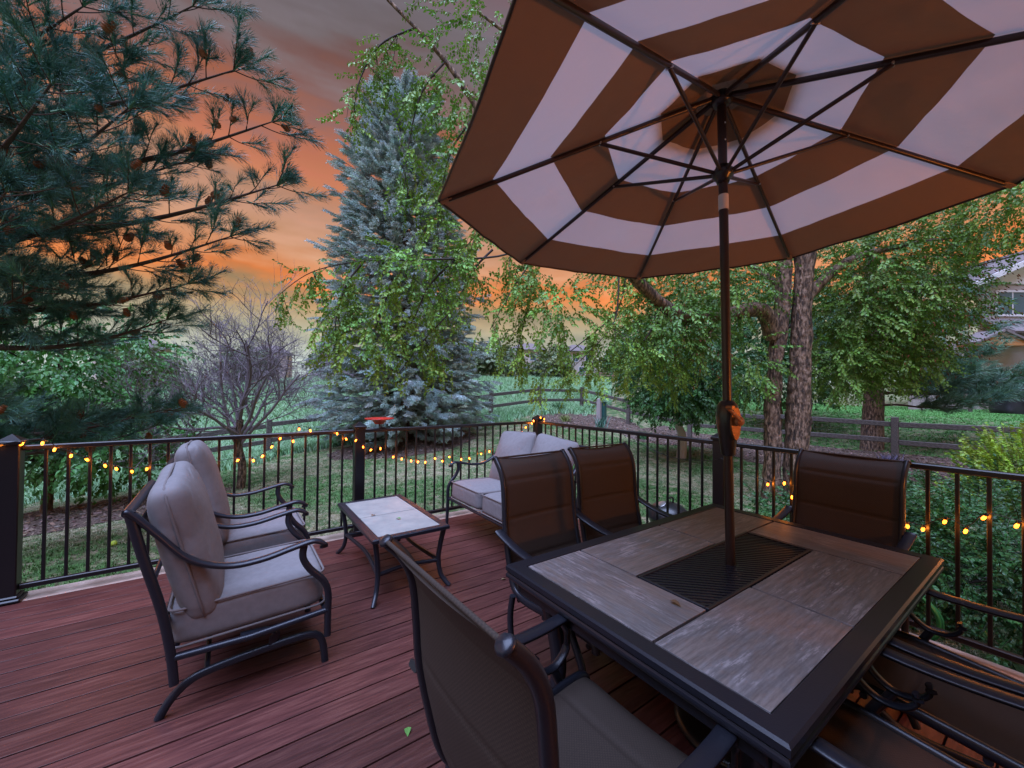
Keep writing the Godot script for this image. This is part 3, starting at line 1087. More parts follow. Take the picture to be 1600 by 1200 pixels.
func make_dining_chair(label: String) -> Node3D:
	var t := thing("dining_chair", label, "chair", Vector3.ZERO, 0.0, "brown sling dining chairs")
	var hw := 0.262
	var prof := sling_profile()
	for s: float in [-1.0, 1.0]:
		var m := MB.new()
		m.tube(flat_curve(prof, s * hw, 4), 0.019, 0.017, 8, 0.72, Vector3(0, 0, 1), 1.6)
		part("side_rail", m, M.bronze, t)
		m = MB.new()
		m.lathe(Transform3D(Basis(Vector3.BACK, deg_to_rad(35)), Vector3(-0.43, 1.094, s * hw)), [Vector2(0.0, -0.006), Vector2(0.017, -0.006), Vector2(0.019, 0.0), Vector2(0.015, 0.008), Vector2(0.0, 0.01)], 10)
		part("end_cap", m, M.bronze, t)
		var z := s * (hw + 0.035)
		m = MB.new()
		m.tube(flat_curve([Vector2(-0.335, 0.715), Vector2(-0.3, 0.7), Vector2(-0.16, 0.665), Vector2(0.0, 0.648), Vector2(0.14, 0.645), Vector2(0.26, 0.652), Vector2(0.33, 0.64)], z, 4), 0.024, 0.024, 10, 0.42, Vector3.UP, 2.2)
		part("arm", m, M.bronze, t)
		# scroll under the arm
		m = MB.new()
		m.tube(flat_curve([Vector2(0.24, 0.64), Vector2(0.27, 0.59), Vector2(0.262, 0.53), Vector2(0.21, 0.49), Vector2(0.15, 0.495), Vector2(0.115, 0.53), Vector2(0.12, 0.56)], z, 5), 0.016, 0.014, 8, 0.55, Vector3(0, 0, 1).cross(Vector3(1, 0, 0)), 2.0)
		part("scroll", m, M.bronze, t)
		m = MB.new()
		m.tube(flat_curve([Vector2(0.2, 0.49), Vector2(0.23, 0.43), Vector2(0.3, 0.3), Vector2(0.285, 0.16), Vector2(0.245, 0.05)], z, 4), 0.015, 0.014, 8, 1.0, Vector3(0, 0, 1), 1.6)
		part("front_leg", m, M.bronze, t)
		m = MB.new()
		m.tube(flat_curve([Vector2(-0.2, 0.42), Vector2(-0.22, 0.3), Vector2(-0.2, 0.15), Vector2(-0.17, 0.05)], z, 4), 0.015, 0.014, 8, 1.0, Vector3(0, 0, 1), 1.6)
		part("rear_leg", m, M.bronze, t)
		m = MB.new()
		m.tube(flat_curve([Vector2(-0.38, 0.05), Vector2(-0.33, 0.012), Vector2(-0.2, 0.012), Vector2(0.0, 0.03), Vector2(0.2, 0.012), Vector2(0.3, 0.012), Vector2(0.36, 0.045)], z, 5), 0.02, 0.02, 8, 0.55, Vector3.UP, 2.0)
		part("runner", m, M.bronze, t)
	for b: Array in [[-0.2, 0.385], [0.29, 0.4], [0.0, 0.385]]:
		var m := MB.new()
		m.tube(PackedVector3Array([Vector3(b[0], b[1], -hw), Vector3(b[0], b[1], hw)]), 0.012, 0.012, 8)
		part("cross_bar", m, M.bronze, t)
	# padded sling, seamed across
	var pts := flat_curve(prof, 0.0, 10)
	var lens := PackedFloat32Array([0.0])
	for i in range(1, pts.size()):
		lens.append(lens[i - 1] + pts[i].distance_to(pts[i - 1]))
	var total := lens[lens.size() - 1]
	var front: Array = []
	var back: Array = []
	var count := 128
	for i in count + 1:
		var l := total * i / count
		var k := 0
		while k < lens.size() - 2 and lens[k + 1] < l:
			k += 1
		var p := pts[k].lerp(pts[k + 1], (l - lens[k]) / (lens[k + 1] - lens[k]))
		var d := (pts[k + 1] - pts[k]).normalized()
		var nn := Vector3(d.y, -d.x, 0)
		if nn.y < 0.0 and p.x > -0.2:
			nn = -nn
		if p.x <= -0.2:
			nn = Vector3(absf(nn.x), nn.y * signf(nn.x), 0)
		var pad := 0.0
		for seam: float in [0.17, 0.44, 0.735, 0.955, 1.165, 1.34]:
			pad = maxf(pad, exp(-pow((l - seam) / 0.007, 2.0)))
		var r0 := PackedVector3Array()
		var r1 := PackedVector3Array()
		for j in 17:
			var u := j / 8.0 - 1.0
			var inner := smoothstep(1.0, 0.82, absf(u))
			var th := 0.004 + 0.007 * inner * (1.0 - pad * 0.95) * smoothstep(total, total - 0.06, l)
			var sag := -0.012 * (1.0 - u * u)
			r0.append(p + nn * (th + sag) + Vector3(0, 0, u * (hw - 0.008)))
			r1.append(p + nn * (-th * 0.7 + sag) + Vector3(0, 0, u * (hw - 0.008)))
		front.append(r0)
		back.append(r1)
	var m := MB.new()
	var cut := 66
	m.sheet(front.slice(0, cut + 1), Vector3(0.25, 1, 0))
	m.sheet(front.slice(cut), Vector3(1, 0.3, 0))
	m.sheet(back.slice(0, cut + 1), Vector3(-0.25, -1, 0))
	m.sheet(back.slice(cut), Vector3(-1, -0.3, 0))
	m.sheet([front[count], back[count]], Vector3(-0.5, 1, 0))
	m.sheet([front[0], back[0]], Vector3(1, -1, 0))
	part("sling", m, M.sling, t)
	m = MB.new()
	m.tube(PackedVector3Array([Vector3(-0.43, 1.094, -hw), Vector3(-0.43, 1.094, hw)]), 0.006, 0.006, 8)
	part("top_bar", m, M.sling, t)
	return t

func place_chair(o: Node3D, x: float, z: float, turn: float) -> void:
	o.position = Vector3(x, 0, z)
	o.rotation.y = deg_to_rad(turn)

func make_chairs() -> void:
	var d := make_dining_chair("brown sling dining chair at the table end facing the railing, seen from behind")
	place_chair(d, 0.775, -0.79, 2.0)
	place_chair(copy_of(d, "brown sling dining chair in front of the loveseat on the long table side"), 1.515, -1.5, -89.0)
	place_chair(copy_of(d, "brown sling dining chair beside the corner side of the loveseat, back to railing"), 2.115, -1.53, -93.0)
	place_chair(copy_of(d, "brown sling dining chair at the table end backing onto the dark shrubs"), 2.76, -0.84, 178.0)
	place_chair(copy_of(d, "brown sling dining chair on the house side of the table next to railing"), 2.14, -0.16, 90.0)
	place_chair(copy_of(d, "brown sling dining chair on the house side of the table away from railing"), 1.46, -0.17, 91.0)

func make_umbrella() -> void:
	var apex := Vector3(1.849, 2.885, -0.949)
	var foot := Vector3(1.842, 0.06, -0.885)
	var ax := (apex - foot).normalized()
	var t := thing("patio_umbrella", "large octagonal patio umbrella with brown and cream stripes over the dining table", "umbrella")
	var tips := [Vector3(0.772, 2.362, -1.70), Vector3(1.643, 2.38, -2.244), Vector3(2.64, 2.386, -2.01), Vector3(3.167, 2.423, -1.143), Vector3(2.925, 2.455, -0.155), Vector3(2.064, 2.472, 0.382), Vector3(1.073, 2.455, 0.148), Vector3(0.515, 2.41, -0.70)]
	var on := func(s: float) -> Vector3: return apex - ax * s
	var m := MB.new()
	m.tube(PackedVector3Array([on.call(0.03), foot]), 0.0195, 0.0195, 16)
	part("pole", m, M.pole, t)
	m = MB.new()
	m.tube(PackedVector3Array([on.call(0.487), on.call(0.557)]), 0.0215, 0.0215, 16)
	part("sleeve", m, M.white_plastic, t)
	# canopy bands, each octant one gore of five bands
	var bands := [[0.085, 0.215, "canopy_brown"], [0.215, 0.413, "canopy_cream"], [0.413, 0.605, "canopy_brown"], [0.605, 0.808, "canopy_cream"], [0.808, 1.0, "canopy_brown"]]
	var wr := FastNoiseLite.new()
	wr.seed = 8
	wr.frequency = 2.2
	wr.fractal_octaves = 3
	for k in 8:
		var a: Vector3 = tips[k]
		var b: Vector3 = tips[(k + 1) % 8]
		for bd: Array in bands:
			m = MB.new()
			var rows: Array = []
			for i in 9:
				var f := lerpf(bd[0], bd[1], i / 8.0)
				var row := PackedVector3Array()
				for j in 15:
					var u := j / 14.0
					var p: Vector3 = (apex + ax * 0.012).lerp(a.lerp(b, u), f)
					var belly := sin(u * PI)
					p += ax * (-0.014 * belly * f * (1.0 - f * 0.3))
					p += (Vector3(apex.x, p.y, apex.z) - p) * 0.006 * belly * f * f
					p += ax * wr.get_noise_3d(p.x * 1.5, p.y, p.z * 1.5) * 0.012 * belly
					row.append(p)
				rows.append(row)
			m.sheet(rows, Vector3.DOWN)
			var o := part("canopy_panel", m, M[bd[2]], t)
		m = MB.new()
		var hem := PackedVector3Array()
		for j in 15:
			var u := j / 14.0
			var p := a.lerp(b, u)
			var belly := sin(u * PI)
			p += ax * (-0.0098 * belly)
			p += (Vector3(apex.x, p.y, apex.z) - p) * 0.006 * belly
			hem.append(p + ax * wr.get_noise_3d(p.x * 1.5, p.y, p.z * 1.5) * 0.012 * belly)
		m.tube(hem, 0.005, 0.005, 6, 1.6)
		part("hem", m, M.pole, t)
	# vent cap above the opening
	for k in 8:
		m = MB.new()
		var rows: Array = []
		for i in 7:
			var f := lerpf(0.0, 0.24, i / 6.0)
			var row := PackedVector3Array()
			for j in 9:
				var u := j / 8.0
				var p: Vector3 = (apex + ax * 0.085).lerp(tips[k].lerp(tips[(k + 1) % 8], u) + ax * 0.04, f)
				row.append(p + ax * -0.012 * sin(u * PI) * f * 4.0)
			rows.append(row)
		m.sheet(rows, Vector3.DOWN)
		part("vent_panel", m, M.canopy_brown, t)
	# ribs, struts and their joints
	var runner: Vector3 = on.call(0.385)
	var crown: Vector3 = on.call(0.03)
	for k in 8:
		var tp: Vector3 = tips[k]
		var d := (tp - crown).normalized()
		var flat := Vector3(d.x, 0, d.z).normalized()
		var r0 := crown + flat * 0.035
		var r1 := tp - ax * 0.014 - d * 0.05
		m = MB.new()
		m.tube(PackedVector3Array([r0, r0.lerp(r1, 0.5), r1]), 0.0085, 0.0075, 8, 1.35, Vector3.UP, 1.8)
		part("rib", m, M.pole, t)
		var joint := r0.lerp(r1, 0.43) - ax * 0.008
		m = MB.new()
		m.tube(PackedVector3Array([runner + flat * 0.03, joint]), 0.0068, 0.0068, 8, 1.2, Vector3.UP, 1.8)
		part("strut", m, M.pole, t)
		m = MB.new()
		m.tube(PackedVector3Array([joint - flat.cross(Vector3.UP) * 0.013, joint + flat.cross(Vector3.UP) * 0.013]), 0.0045, 0.0045, 8)
		part("rivet", m, M.silver, t)
		m = MB.new()
		m.box(Vector3.ZERO, Vector3(0.055, 0.004, 0.03), 0.001)
		part("tip_pocket", m, M.canopy_brown, t, aim(tp - d * 0.04 - ax * 0.018, d, 0.0, 1.0))
	m = MB.new()
	var up := Basis(Vector3.RIGHT, ax, Vector3.RIGHT.cross(ax)).orthonormalized()
	m.lathe(Transform3D(up, runner), [Vector2(0.0, -0.045), Vector2(0.026, -0.045), Vector2(0.03, -0.03), Vector2(0.044, -0.018), Vector2(0.047, 0.0), Vector2(0.044, 0.014), Vector2(0.034, 0.022), Vector2(0.03, 0.034), Vector2(0.0, 0.034)], 20)
	part("runner_hub", m, M.black, t)
	m = MB.new()
	m.lathe(Transform3D(up, crown), [Vector2(0.0, -0.04), Vector2(0.03, -0.035), Vector2(0.045, -0.02), Vector2(0.047, 0.012), Vector2(0.03, 0.03), Vector2(0.0, 0.035)], 20)
	part("crown_hub", m, M.black, t)
	for s: float in [0.155, 0.235]:
		m = MB.new()
		m.lathe(Transform3D(up, on.call(s) + Vector3(-0.008, 0, 0.0185)) * Transform3D(Basis(Vector3.RIGHT, PI * 0.5), Vector3.ZERO), [Vector2(0.005, -0.001), Vector2(0.0035, 0.002), Vector2(0.0, 0.003)], 8)
		part("screw", m, M.silver, t)
	# crank housing with its handle
	var hb: Vector3 = on.call(1.555)
	m = MB.new()
	m.lathe(Transform3D(up, hb), [Vector2(0.02, -0.13), Vector2(0.028, -0.125), Vector2(0.035, -0.07), Vector2(0.046, 0.0), Vector2(0.049, 0.05), Vector2(0.044, 0.095), Vector2(0.03, 0.115), Vector2(0.02, 0.12)], 24)
	var cb := part("crank_housing", m, M.black, t)
	var face := Vector3(-0.36, 0, 1.0).normalized()
	var fr := face.cross(Vector3.UP).normalized() * -1.0
	m = MB.new()
	var oval: Array = []
	var c0 := hb + face * 0.052 + Vector3(0, 0.03, 0)
	for k in 16:
		var a := TAU * k / 16.0
		oval.append(c0 + fr * cos(a) * 0.026 + Vector3.UP * sin(a) * (0.06 if sin(a) > 0.0 else 0.085) + face * (-0.004 * absf(cos(a))))
	for k in 16:
		m.tri(c0 + face * 0.008, oval[k], oval[(k + 1) % 16], face)
		m.quad(oval[k], oval[(k + 1) % 16], oval[(k + 1) % 16] - face * 0.02, oval[k] - face * 0.02, (oval[k] - c0).normalized())
	part("crank_plate", m, M.crank, cb)
	m = MB.new()
	var turn := Transform3D(Basis(fr, face, fr.cross(face)), c0 + face * 0.006)
	m.lathe(turn, [Vector2(0.02, 0.0), Vector2(0.021, 0.012), Vector2(0.018, 0.017), Vector2(0.006, 0.019), Vector2(0.0, 0.02)], 18)
	part("crank_boss", m, M.crank, cb)
	m = MB.new()
	var h0 := c0 + face * 0.02
	var h1 := h0 - fr * 0.085 + Vector3(0, 0.062, 0) + face * 0.012
	m.tube(PackedVector3Array([h0, h0.lerp(h1, 0.5) + face * 0.002, h1]), 0.0085, 0.007, 10, 0.7, face, 1.5)
	m.tube(PackedVector3Array([h1, h1 + face * 0.035]), 0.008, 0.009, 10)
	part("crank_handle", m, M.crank, cb)
	# base on the deck under the table
	var u := thing("umbrella_base", "black round weighted umbrella base on deck under the dining table", "umbrella base", Vector3(1.842, 0, -0.885))
	m = MB.new()
	m.lathe(Transform3D(), [Vector2(0.0, 0.0), Vector2(0.24, 0.0), Vector2(0.245, 0.02), Vector2(0.22, 0.045), Vector2(0.1, 0.065), Vector2(0.04, 0.075)], 36)
	part("plate", m, M.black, u)
	m = MB.new()
	m.lathe(Transform3D(), [Vector2(0.034, 0.07), Vector2(0.034, 0.34), Vector2(0.03, 0.35), Vector2(0.021, 0.35)], 18)
	part("socket", m, M.black, u)

# ---------------------------------------------------------------- lights and small things
func string_lights(label: String, spots: Array, left: bool, hang: PackedVector3Array) -> void:
	var t := thing("string_lights", label, "string lights", Vector3.ZERO, 0.0, "warm string lights on the railing")
	var m := MB.new()
	m.tube(hang, 0.0025, 0.0025, 5, 1.0, Vector3.UP, 1.0, false)
	part("wire", m, M.black, t)
	rng.seed = 33
	var bm := MB.new()
	bm.lathe(Transform3D(), [Vector2(0.0, -0.03), Vector2(0.005, -0.028), Vector2(0.008, -0.02), Vector2(0.0075, -0.011), Vector2(0.005, -0.003), Vector2(0.0, 0.0)], 10)
	var bulb_mesh := bm.mesh()
	var sm := MB.new()
	sm.lathe(Transform3D(), [Vector2(0.0, 0.016), Vector2(0.005, 0.016), Vector2(0.007, 0.006), Vector2(0.006, -0.004), Vector2(0.0, -0.004)], 8)
	var socket_mesh := sm.mesh()
	for s: Vector2 in spots:
		var p := Vector3(s.x, s.y, -4.195) if left else Vector3(3.385, s.y, s.x)
		var tilt := Basis.from_euler(Vector3(rng.randf_range(-0.6, 0.6), 0, rng.randf_range(-0.6, 0.6)))
		var b := part("bulb", bulb_mesh, M.bulb, t, Transform3D(tilt, p + Vector3(0, 0.015, 0)))
		part("socket", socket_mesh, M.black, b)
		var l := OmniLight3D.new()
		l.name = "bulb_light"
		l.light_color = Color(1.0, 0.55, 0.18)
		l.light_energy = 0.006
		l.light_size = 0.012
		l.omni_range = 6.0
		l.omni_attenuation = 2.0
		l.shadow_enabled = true
		t.add_child(l, true)
		l.position = p

func make_lights() -> void:
	var left := [[-1.26, 1.06], [-1.16, 1.08], [-1.07, 1.08], [-1.01, 1.03], [-0.93, 0.98], [-0.86, 0.94], [-0.76, 0.89], [-0.7, 0.86], [-0.61, 0.83], [-0.52, 0.84], [-0.38, 0.84], [-0.24, 0.83], [-0.1, 0.83], [0.07, 0.85], [0.17, 0.84], [0.25, 0.87], [0.32, 0.95], [0.38, 1.02], [0.48, 0.99], [0.53, 1.1], [0.62, 1.08], [0.86, 1.04], [0.94, 0.98], [1.05, 0.96], [1.11, 0.89], [1.2, 0.85], [1.29, 0.86], [1.43, 0.76], [1.52, 0.73], [1.62, 0.7], [1.71, 0.68], [1.79, 0.67], [1.9, 0.7], [1.99, 0.66], [2.08, 0.7], [2.24, 0.66], [2.34, 0.66], [2.51, 0.7], [2.63, 0.72], [2.8, 0.78], [2.97, 0.85], [3.13, 0.93], [3.2, 0.99], [3.28, 1.04], [3.32, 1.07], [3.44, 1.11], [3.5, 1.09]]
	var spots: Array = []
	var hang: Array = []
	for a: Array in left:
		# the first and last bulbs sit on the post faces turned to the deck
		spots.append(Vector2(a[0], a[1]))
		var proud := 0.02 if (absf(a[0] + 1.225) < 0.08 or absf(a[0] - 1.085) < 0.08 or a[0] > 3.36) else 0.0
		hang.append(Vector3(a[0], a[1] + 0.028, -4.193 + proud))
	string_lights("string of warm bulbs sagging along the railing behind lounge chairs and loveseat", spots, true, smooth(hang, 3))
	var right := [[-1.37, 0.78], [-1.26, 0.81], [-1.21, 0.72], [-1.05, 0.66], [-0.88, 0.64], [-0.73, 0.66], [-0.6, 0.68], [-0.53, 0.68], [-0.44, 0.75], [-0.36, 0.72], [-0.29, 0.81], [-0.18, 0.8], [-0.05, 0.78]]
	spots = []
	hang = [Vector3(3.382, 1.06, -4.18), Vector3(3.385, 0.93, -3.8), Vector3(3.385, 0.86, -3.3), Vector3(3.385, 0.94, -2.8), Vector3(3.385, 0.97, -2.6), Vector3(3.385, 0.87, -2.2), Vector3(3.375, 0.9, -1.8), Vector3(3.37, 0.93, -1.72), Vector3(3.385, 0.84, -1.55)]
	for a: Array in right:
		spots.append(Vector2(a[0], a[1]))
		hang.append(Vector3(3.385, a[1] + 0.028, a[0]))
	string_lights("string of warm bulbs on the railing panel in front of dark shrubs", spots, false, smooth(hang, 3))

func make_small_things() -> void:
	# bowl clamped to the rail
	var t := thing("bird_bath", "shallow red bowl clamped above the railing in front of the blue spruce", "bird bath", Vector3(1.315, 1.07, -4.33))
	var m := MB.new()
	m.lathe(Transform3D(), [Vector2(0.0, 0.035), Vector2(0.045, 0.035), Vector2(0.075, 0.075), Vector2(0.148, 0.088), Vector2(0.152, 0.094), Vector2(0.148, 0.1), Vector2(0.12, 0.098), Vector2(0.075, 0.088), Vector2(0.04, 0.05), Vector2(0.0, 0.046)], 32)
	part("bowl", m, M.red_glaze, t)
	m = MB.new()
	m.tube(PackedVector3Array([Vector3(0, 0.04, 0), Vector3(0, 0.01, 0.02), Vector3(0, 0.006, 0.08)]), 0.008, 0.008, 8)
	m.box(Vector3(0, -0.018, 0.112), Vector3(0.05, 0.012, 0.012), 0.002)
	m.box(Vector3(0, 0.004, 0.09), Vector3(0.05, 0.007, 0.056), 0.002)
	part("bracket", m, M.black, t)
	# tennis ball
	t = thing("tennis_ball", "yellow green tennis ball lying on the lawn", "ball", Vector3(-1.2, gh(-1.2, -7.2) + 0.033, -7.2))
	m = MB.new()
	var prof: Array = []
	for i in 17:
		var a := -PI * 0.5 + PI * i / 16.0
		prof.append(Vector2(cos(a), sin(a)) * 0.034)
	m.lathe(Transform3D(), prof, 20)
	part("felt", m, M.ball, t)
	m = MB.new()
	var seam := PackedVector3Array()
	for i in 49:
		var a := TAU * i / 48.0
		var q := Vector3(cos(a) + 0.3 * cos(3.0 * a), 1.0 * sin(2.0 * a) * 0.85, sin(a) - 0.3 * sin(3.0 * a)).normalized()
		seam.append(q * 0.034)
	m.tube(seam, 0.0013, 0.0013, 5, 1.0, Vector3.UP, 1.0, false)
	part("seam", m, M.white_plastic, t)
	# kettle grill on the lawn
	var gx := 3.98
	var gz := -2.62
	var gy := gh(gx, gz)
	t = thing("kettle_grill", "small black kettle grill with shiny lid on the lawn beyond the railing", "grill", Vector3(gx, gy, gz))
	m = MB.new()
	m.lathe(Transform3D(Basis(), Vector3(0, 0.6, 0)), [Vector2(0.0, -0.16), Vector2(0.1, -0.145), Vector2(0.18, -0.09), Vector2(0.215, 0.0), Vector2(0.22, 0.005)], 28)
	part("bowl", m, M.black, t)
	m = MB.new()
	m.lathe(Transform3D(Basis(), Vector3(0, 0.61, 0)), [Vector2(0.224, -0.01), Vector2(0.222, 0.012), Vector2(0.2, 0.07), Vector2(0.15, 0.115), Vector2(0.08, 0.138), Vector2(0.0, 0.145)], 28)
	var lid := part("lid", m, M.black, t)
	m = MB.new()
	m.tube(smooth([Vector3(-0.05, 0.735, 0.03), Vector3(-0.05, 0.8, 0.03), Vector3(0.0, 0.815, 0.03), Vector3(0.05, 0.8, 0.03), Vector3(0.05, 0.735, 0.03)], 4), 0.01, 0.01, 8, 1.0, Vector3(0, 0, 1))
	part("handle", m, M.black, lid)
	m = MB.new()
	m.lathe(Transform3D(Basis(Vector3.RIGHT, -0.2) * Basis(Vector3.BACK, 0.5), Vector3(-0.09, 0.745, -0.02)), [Vector2(0.05, 0.0), Vector2(0.05, 0.006), Vector2(0.0, 0.008)], 16)
	part("vent", m, M.silver, lid)
	for k in 3:
		m = MB.new()
		var a := TAU * k / 3.0 + 0.4
		m.tube(PackedVector3Array([Vector3(cos(a) * 0.13, 0.47, sin(a) * 0.13), Vector3(cos(a) * 0.24, 0.0, sin(a) * 0.24)]), 0.01, 0.01, 8)
		part("leg", m, M.silver, t)
	# hose
	t = thing("garden_hose", "green garden hose coiled over the bottom rail beside the shrubs", "hose", Vector3(3.53, 0.12, -0.62))
	m = MB.new()
	var hp := PackedVector3Array()
	for i in 121:
		var a := TAU * i / 30.0 + 0.5
		hp.append(Vector3(0.012 * i / 30.0 + 0.02 * sin(a * 0.5), cos(a) * (0.15 + 0.01 * sin(i * 0.7)) - 0.05, sin(a) * (0.13 + 0.012 * cos(i * 0.4))))
	m.tube(hp, 0.0105, 0.0105, 8, 1.0, Vector3.RIGHT)
	part("coil", m, M.hose, t)
	# leaves dropped on deck and table
	rng.seed = 61
	var lm := MB.new()
	lm.tinted = true
	lm.tint = Color(1, 1, 1)
	leaf(lm, Vector3.ZERO, Vector3.RIGHT, Vector3.UP, 0.045, 0.03, true)
	var mesh := lm.mesh()
	var spots := [[0.66, 0.002, -1.7, "curled green leaf fallen on deck boards behind the table end chair"], [0.42, 0.002, -1.23, "bright green leaf fallen on deck boards beside the table end chair"], [1.12, 0.454, -3.1, "green leaf lying on the coffee table tile"], [0.95, 0.454, -3.3, "dark crumpled leaf on the coffee table beside the tile joint"], [1.32, 0.725, -0.86, "small dry leaf lying on the end tile of the dining table"], [1.1, 0.002, -2.2, "dry leaf on the deck between coffee table and dining chair"], [0.86, 0.002, -2.05, "dark leaf on open deck in front of the rocking chair"], [1.75, 0.002, -2.6, "dry leaf on the deck in front of the loveseat"]]
	for i in spots.size():
		var s: Array = spots[i]
		t = thing("fallen_leaf", s[3], "leaf", Vector3(s[0], s[1] + 0.004, s[2]), rng.randf() * TAU, "fallen leaves")
		var mat := plain(0.1, 0.25, 0.05, 0.6) if i < 3 else plain(0.16, 0.1, 0.05, 0.7)
		part("blade", mesh, mat, t, Transform3D(Basis(Vector3.RIGHT, rng.randf_range(-0.3, 0.3)), Vector3.ZERO))

func make_house() -> void:
	# the house the deck stands against, behind the viewer, with its lit wall lantern
	var h := thing("house", "lap sided house wall behind the deck with a lit wall lantern", "house", Vector3(0, -0.5, 1.75))
	var m := MB.new()
	m.box(Vector3(-1.2, 3.0, 0.14), Vector3(9.6, 6.0, 0.2), 0.005)
	part("wall", m, M.siding, h)
	m = MB.new()
	var y := 0.0
	while y < 6.0:
		m.cbox(Transform3D(Basis(Vector3.RIGHT, 0.06), Vector3(-1.2, y + 0.08, 0.025)), Vector3(9.6, 0.17, 0.012), 0.002)
		y += 0.16
	part("siding", m, M.siding, h)
	m = MB.new()
	m.box(Vector3(-1.2, 6.02, -0.25), Vector3(10.2, 0.06, 1.1), 0.005)
	part("eave", m, M.trim, h)
	var l := thing("wall_lantern", "lit amber wall lantern on the house wall behind the table", "lamp", Vector3(2.35, 1.5, 1.66))
	m = MB.new()
	m.box(Vector3(0, 0, 0.075), Vector3(0.11, 0.22, 0.015), 0.004)
	m.tube(PackedVector3Array([Vector3(0, 0.1, 0.07), Vector3(0, 0.14, 0.02), Vector3(0, 0.13, -0.06)]), 0.008, 0.008, 8)
	part("bracket", m, M.black, l)
	m = MB.new()
	m.lathe(Transform3D(), [Vector2(0.0, 0.14), Vector2(0.03, 0.12), Vector2(0.09, 0.09), Vector2(0.09, 0.085), Vector2(0.0, 0.085)], 20)
	part("cap", m, M.black, l, Transform3D(Basis(), Vector3(0, 0, -0.06)))
	m = MB.new()
	m.lathe(Transform3D(), [Vector2(0.0, -0.11), Vector2(0.045, -0.105), Vector2(0.06, 0.0), Vector2(0.065, 0.08), Vector2(0.0, 0.083)], 20)
	part("lamp_glass", m, M.lamp_glass, l, Transform3D(Basis(), Vector3(0, 0, -0.06)))
	var o := OmniLight3D.new()
	o.name = "lantern_light"
	o.light_color = Color(1.0, 0.57, 0.24)
	o.light_energy = LAMP
	o.light_size = 0.06
	o.omni_range = 20.0
	o.omni_attenuation = 2.0
	o.shadow_enabled = true
	l.add_child(o)
	o.position = Vector3(0, -0.01, -0.06)

const LAMP := 1.2

# ---------------------------------------------------------------- fences and buildings
func rail_fence(pts: Array, label: String, wobble: int) -> void:
	rng.seed = wobble
	var t := thing("rail_fence", label, "fence", Vector3.ZERO, 0.0, "weathered rail fences round the yard")
	var top: Array = []
	for p: Vector2 in pts:
		var y := gh(p.x, p.y)
		var m := MB.new()
		m.box(Vector3(0, 0.5, 0), Vector3(0.14, 1.3, 0.14), 0.012)
		part("post", m, M.grey_wood, t, Transform3D(Basis.from_euler(Vector3(rng.randf_range(-0.03, 0.03), rng.randf_range(-0.1, 0.1), rng.randf_range(-0.03, 0.03))), Vector3(p.x, y, p.y)))
		top.append(Vector3(p.x, y, p.y))
	for i in top.size() - 1:
		for h: float in [0.98, 0.52]:
			var a: Vector3 = top[i] + Vector3(0, h + rng.randf_range(-0.03, 0.03), 0)
			var b: Vector3 = top[i + 1] + Vector3(0, h + rng.randf_range(-0.03, 0.03), 0)
			var d := b - a
			var m := MB.new()
			m.box(Vector3.ZERO, Vector3(d.length() - 0.14, 0.13, 0.05), 0.012)
			part("rail", m, M.grey_wood, t, aim((a + b) * 0.5, d, 0.0, 1.0))
	# wire mesh stapled to the rails
	var m := MB.new()
	for i in top.size() - 1:
		var a: Vector3 = top[i]
		var b: Vector3 = top[i + 1]
		for k in 9:
			var h := 0.08 + k * 0.105
			m.tube(PackedVector3Array([a + Vector3(0, h, 0), b + Vector3(0, h, 0)]), 0.0014, 0.0014, 3, 1.0, Vector3.UP, 1.0, false)
		var cnt := int(a.distance_to(b) / 0.1)
		for k in cnt:
			var p := a.lerp(b, (k + 0.5) / cnt)
			m.tube(PackedVector3Array([p + Vector3(0, 0.05, 0), p + Vector3(0, 0.95, 0)]), 0.0014, 0.0014, 3, 1.0, Vector3.UP, 1.0, false)
	part("wire_mesh", m, M.grey_twig, t)

func siding_wall(t: Node3D, x0: float, x1: float, y0: float, y1: float, z: float) -> void:
	var y := y0
	while y < y1 - 0.05:
		var m := MB.new()
		m.cbox(Transform3D(Basis(Vector3.RIGHT, 0.07), Vector3((x0 + x1) * 0.5, y + 0.1, z)), Vector3(x1 - x0, 0.215, 0.02), 0.003)
		part("siding_board", m, M.siding, t)
		y += 0.2
	var w := MB.new()
	w.box(Vector3((x0 + x1) * 0.5, (y0 + y1) * 0.5, z - 0.12), Vector3(x1 - x0, y1 - y0, 0.2), 0.003)
	part("wall", w, M.siding, t)

func window(t: Node3D, at: Vector3, w: float, h: float) -> void:
	var m := MB.new()
	for s: float in [-1.0, 1.0]:
		m.box(at + Vector3(s * (w * 0.5 + 0.05), 0, 0.03), Vector3(0.1, h + 0.2, 0.06), 0.004)
		m.box(at + Vector3(0, s * (h * 0.5 + 0.05), 0.03), Vector3(w, 0.1, 0.058), 0.004)
	m.box(at + Vector3(0, 0, 0.025), Vector3(0.05, h, 0.03), 0.003)
	var f := part("window", m, M.trim, t)
	m = MB.new()
	m.box(at + Vector3(0, 0, 0.015), Vector3(w, h, 0.012), 0.002)
	part("pane", m, M.glass, f)

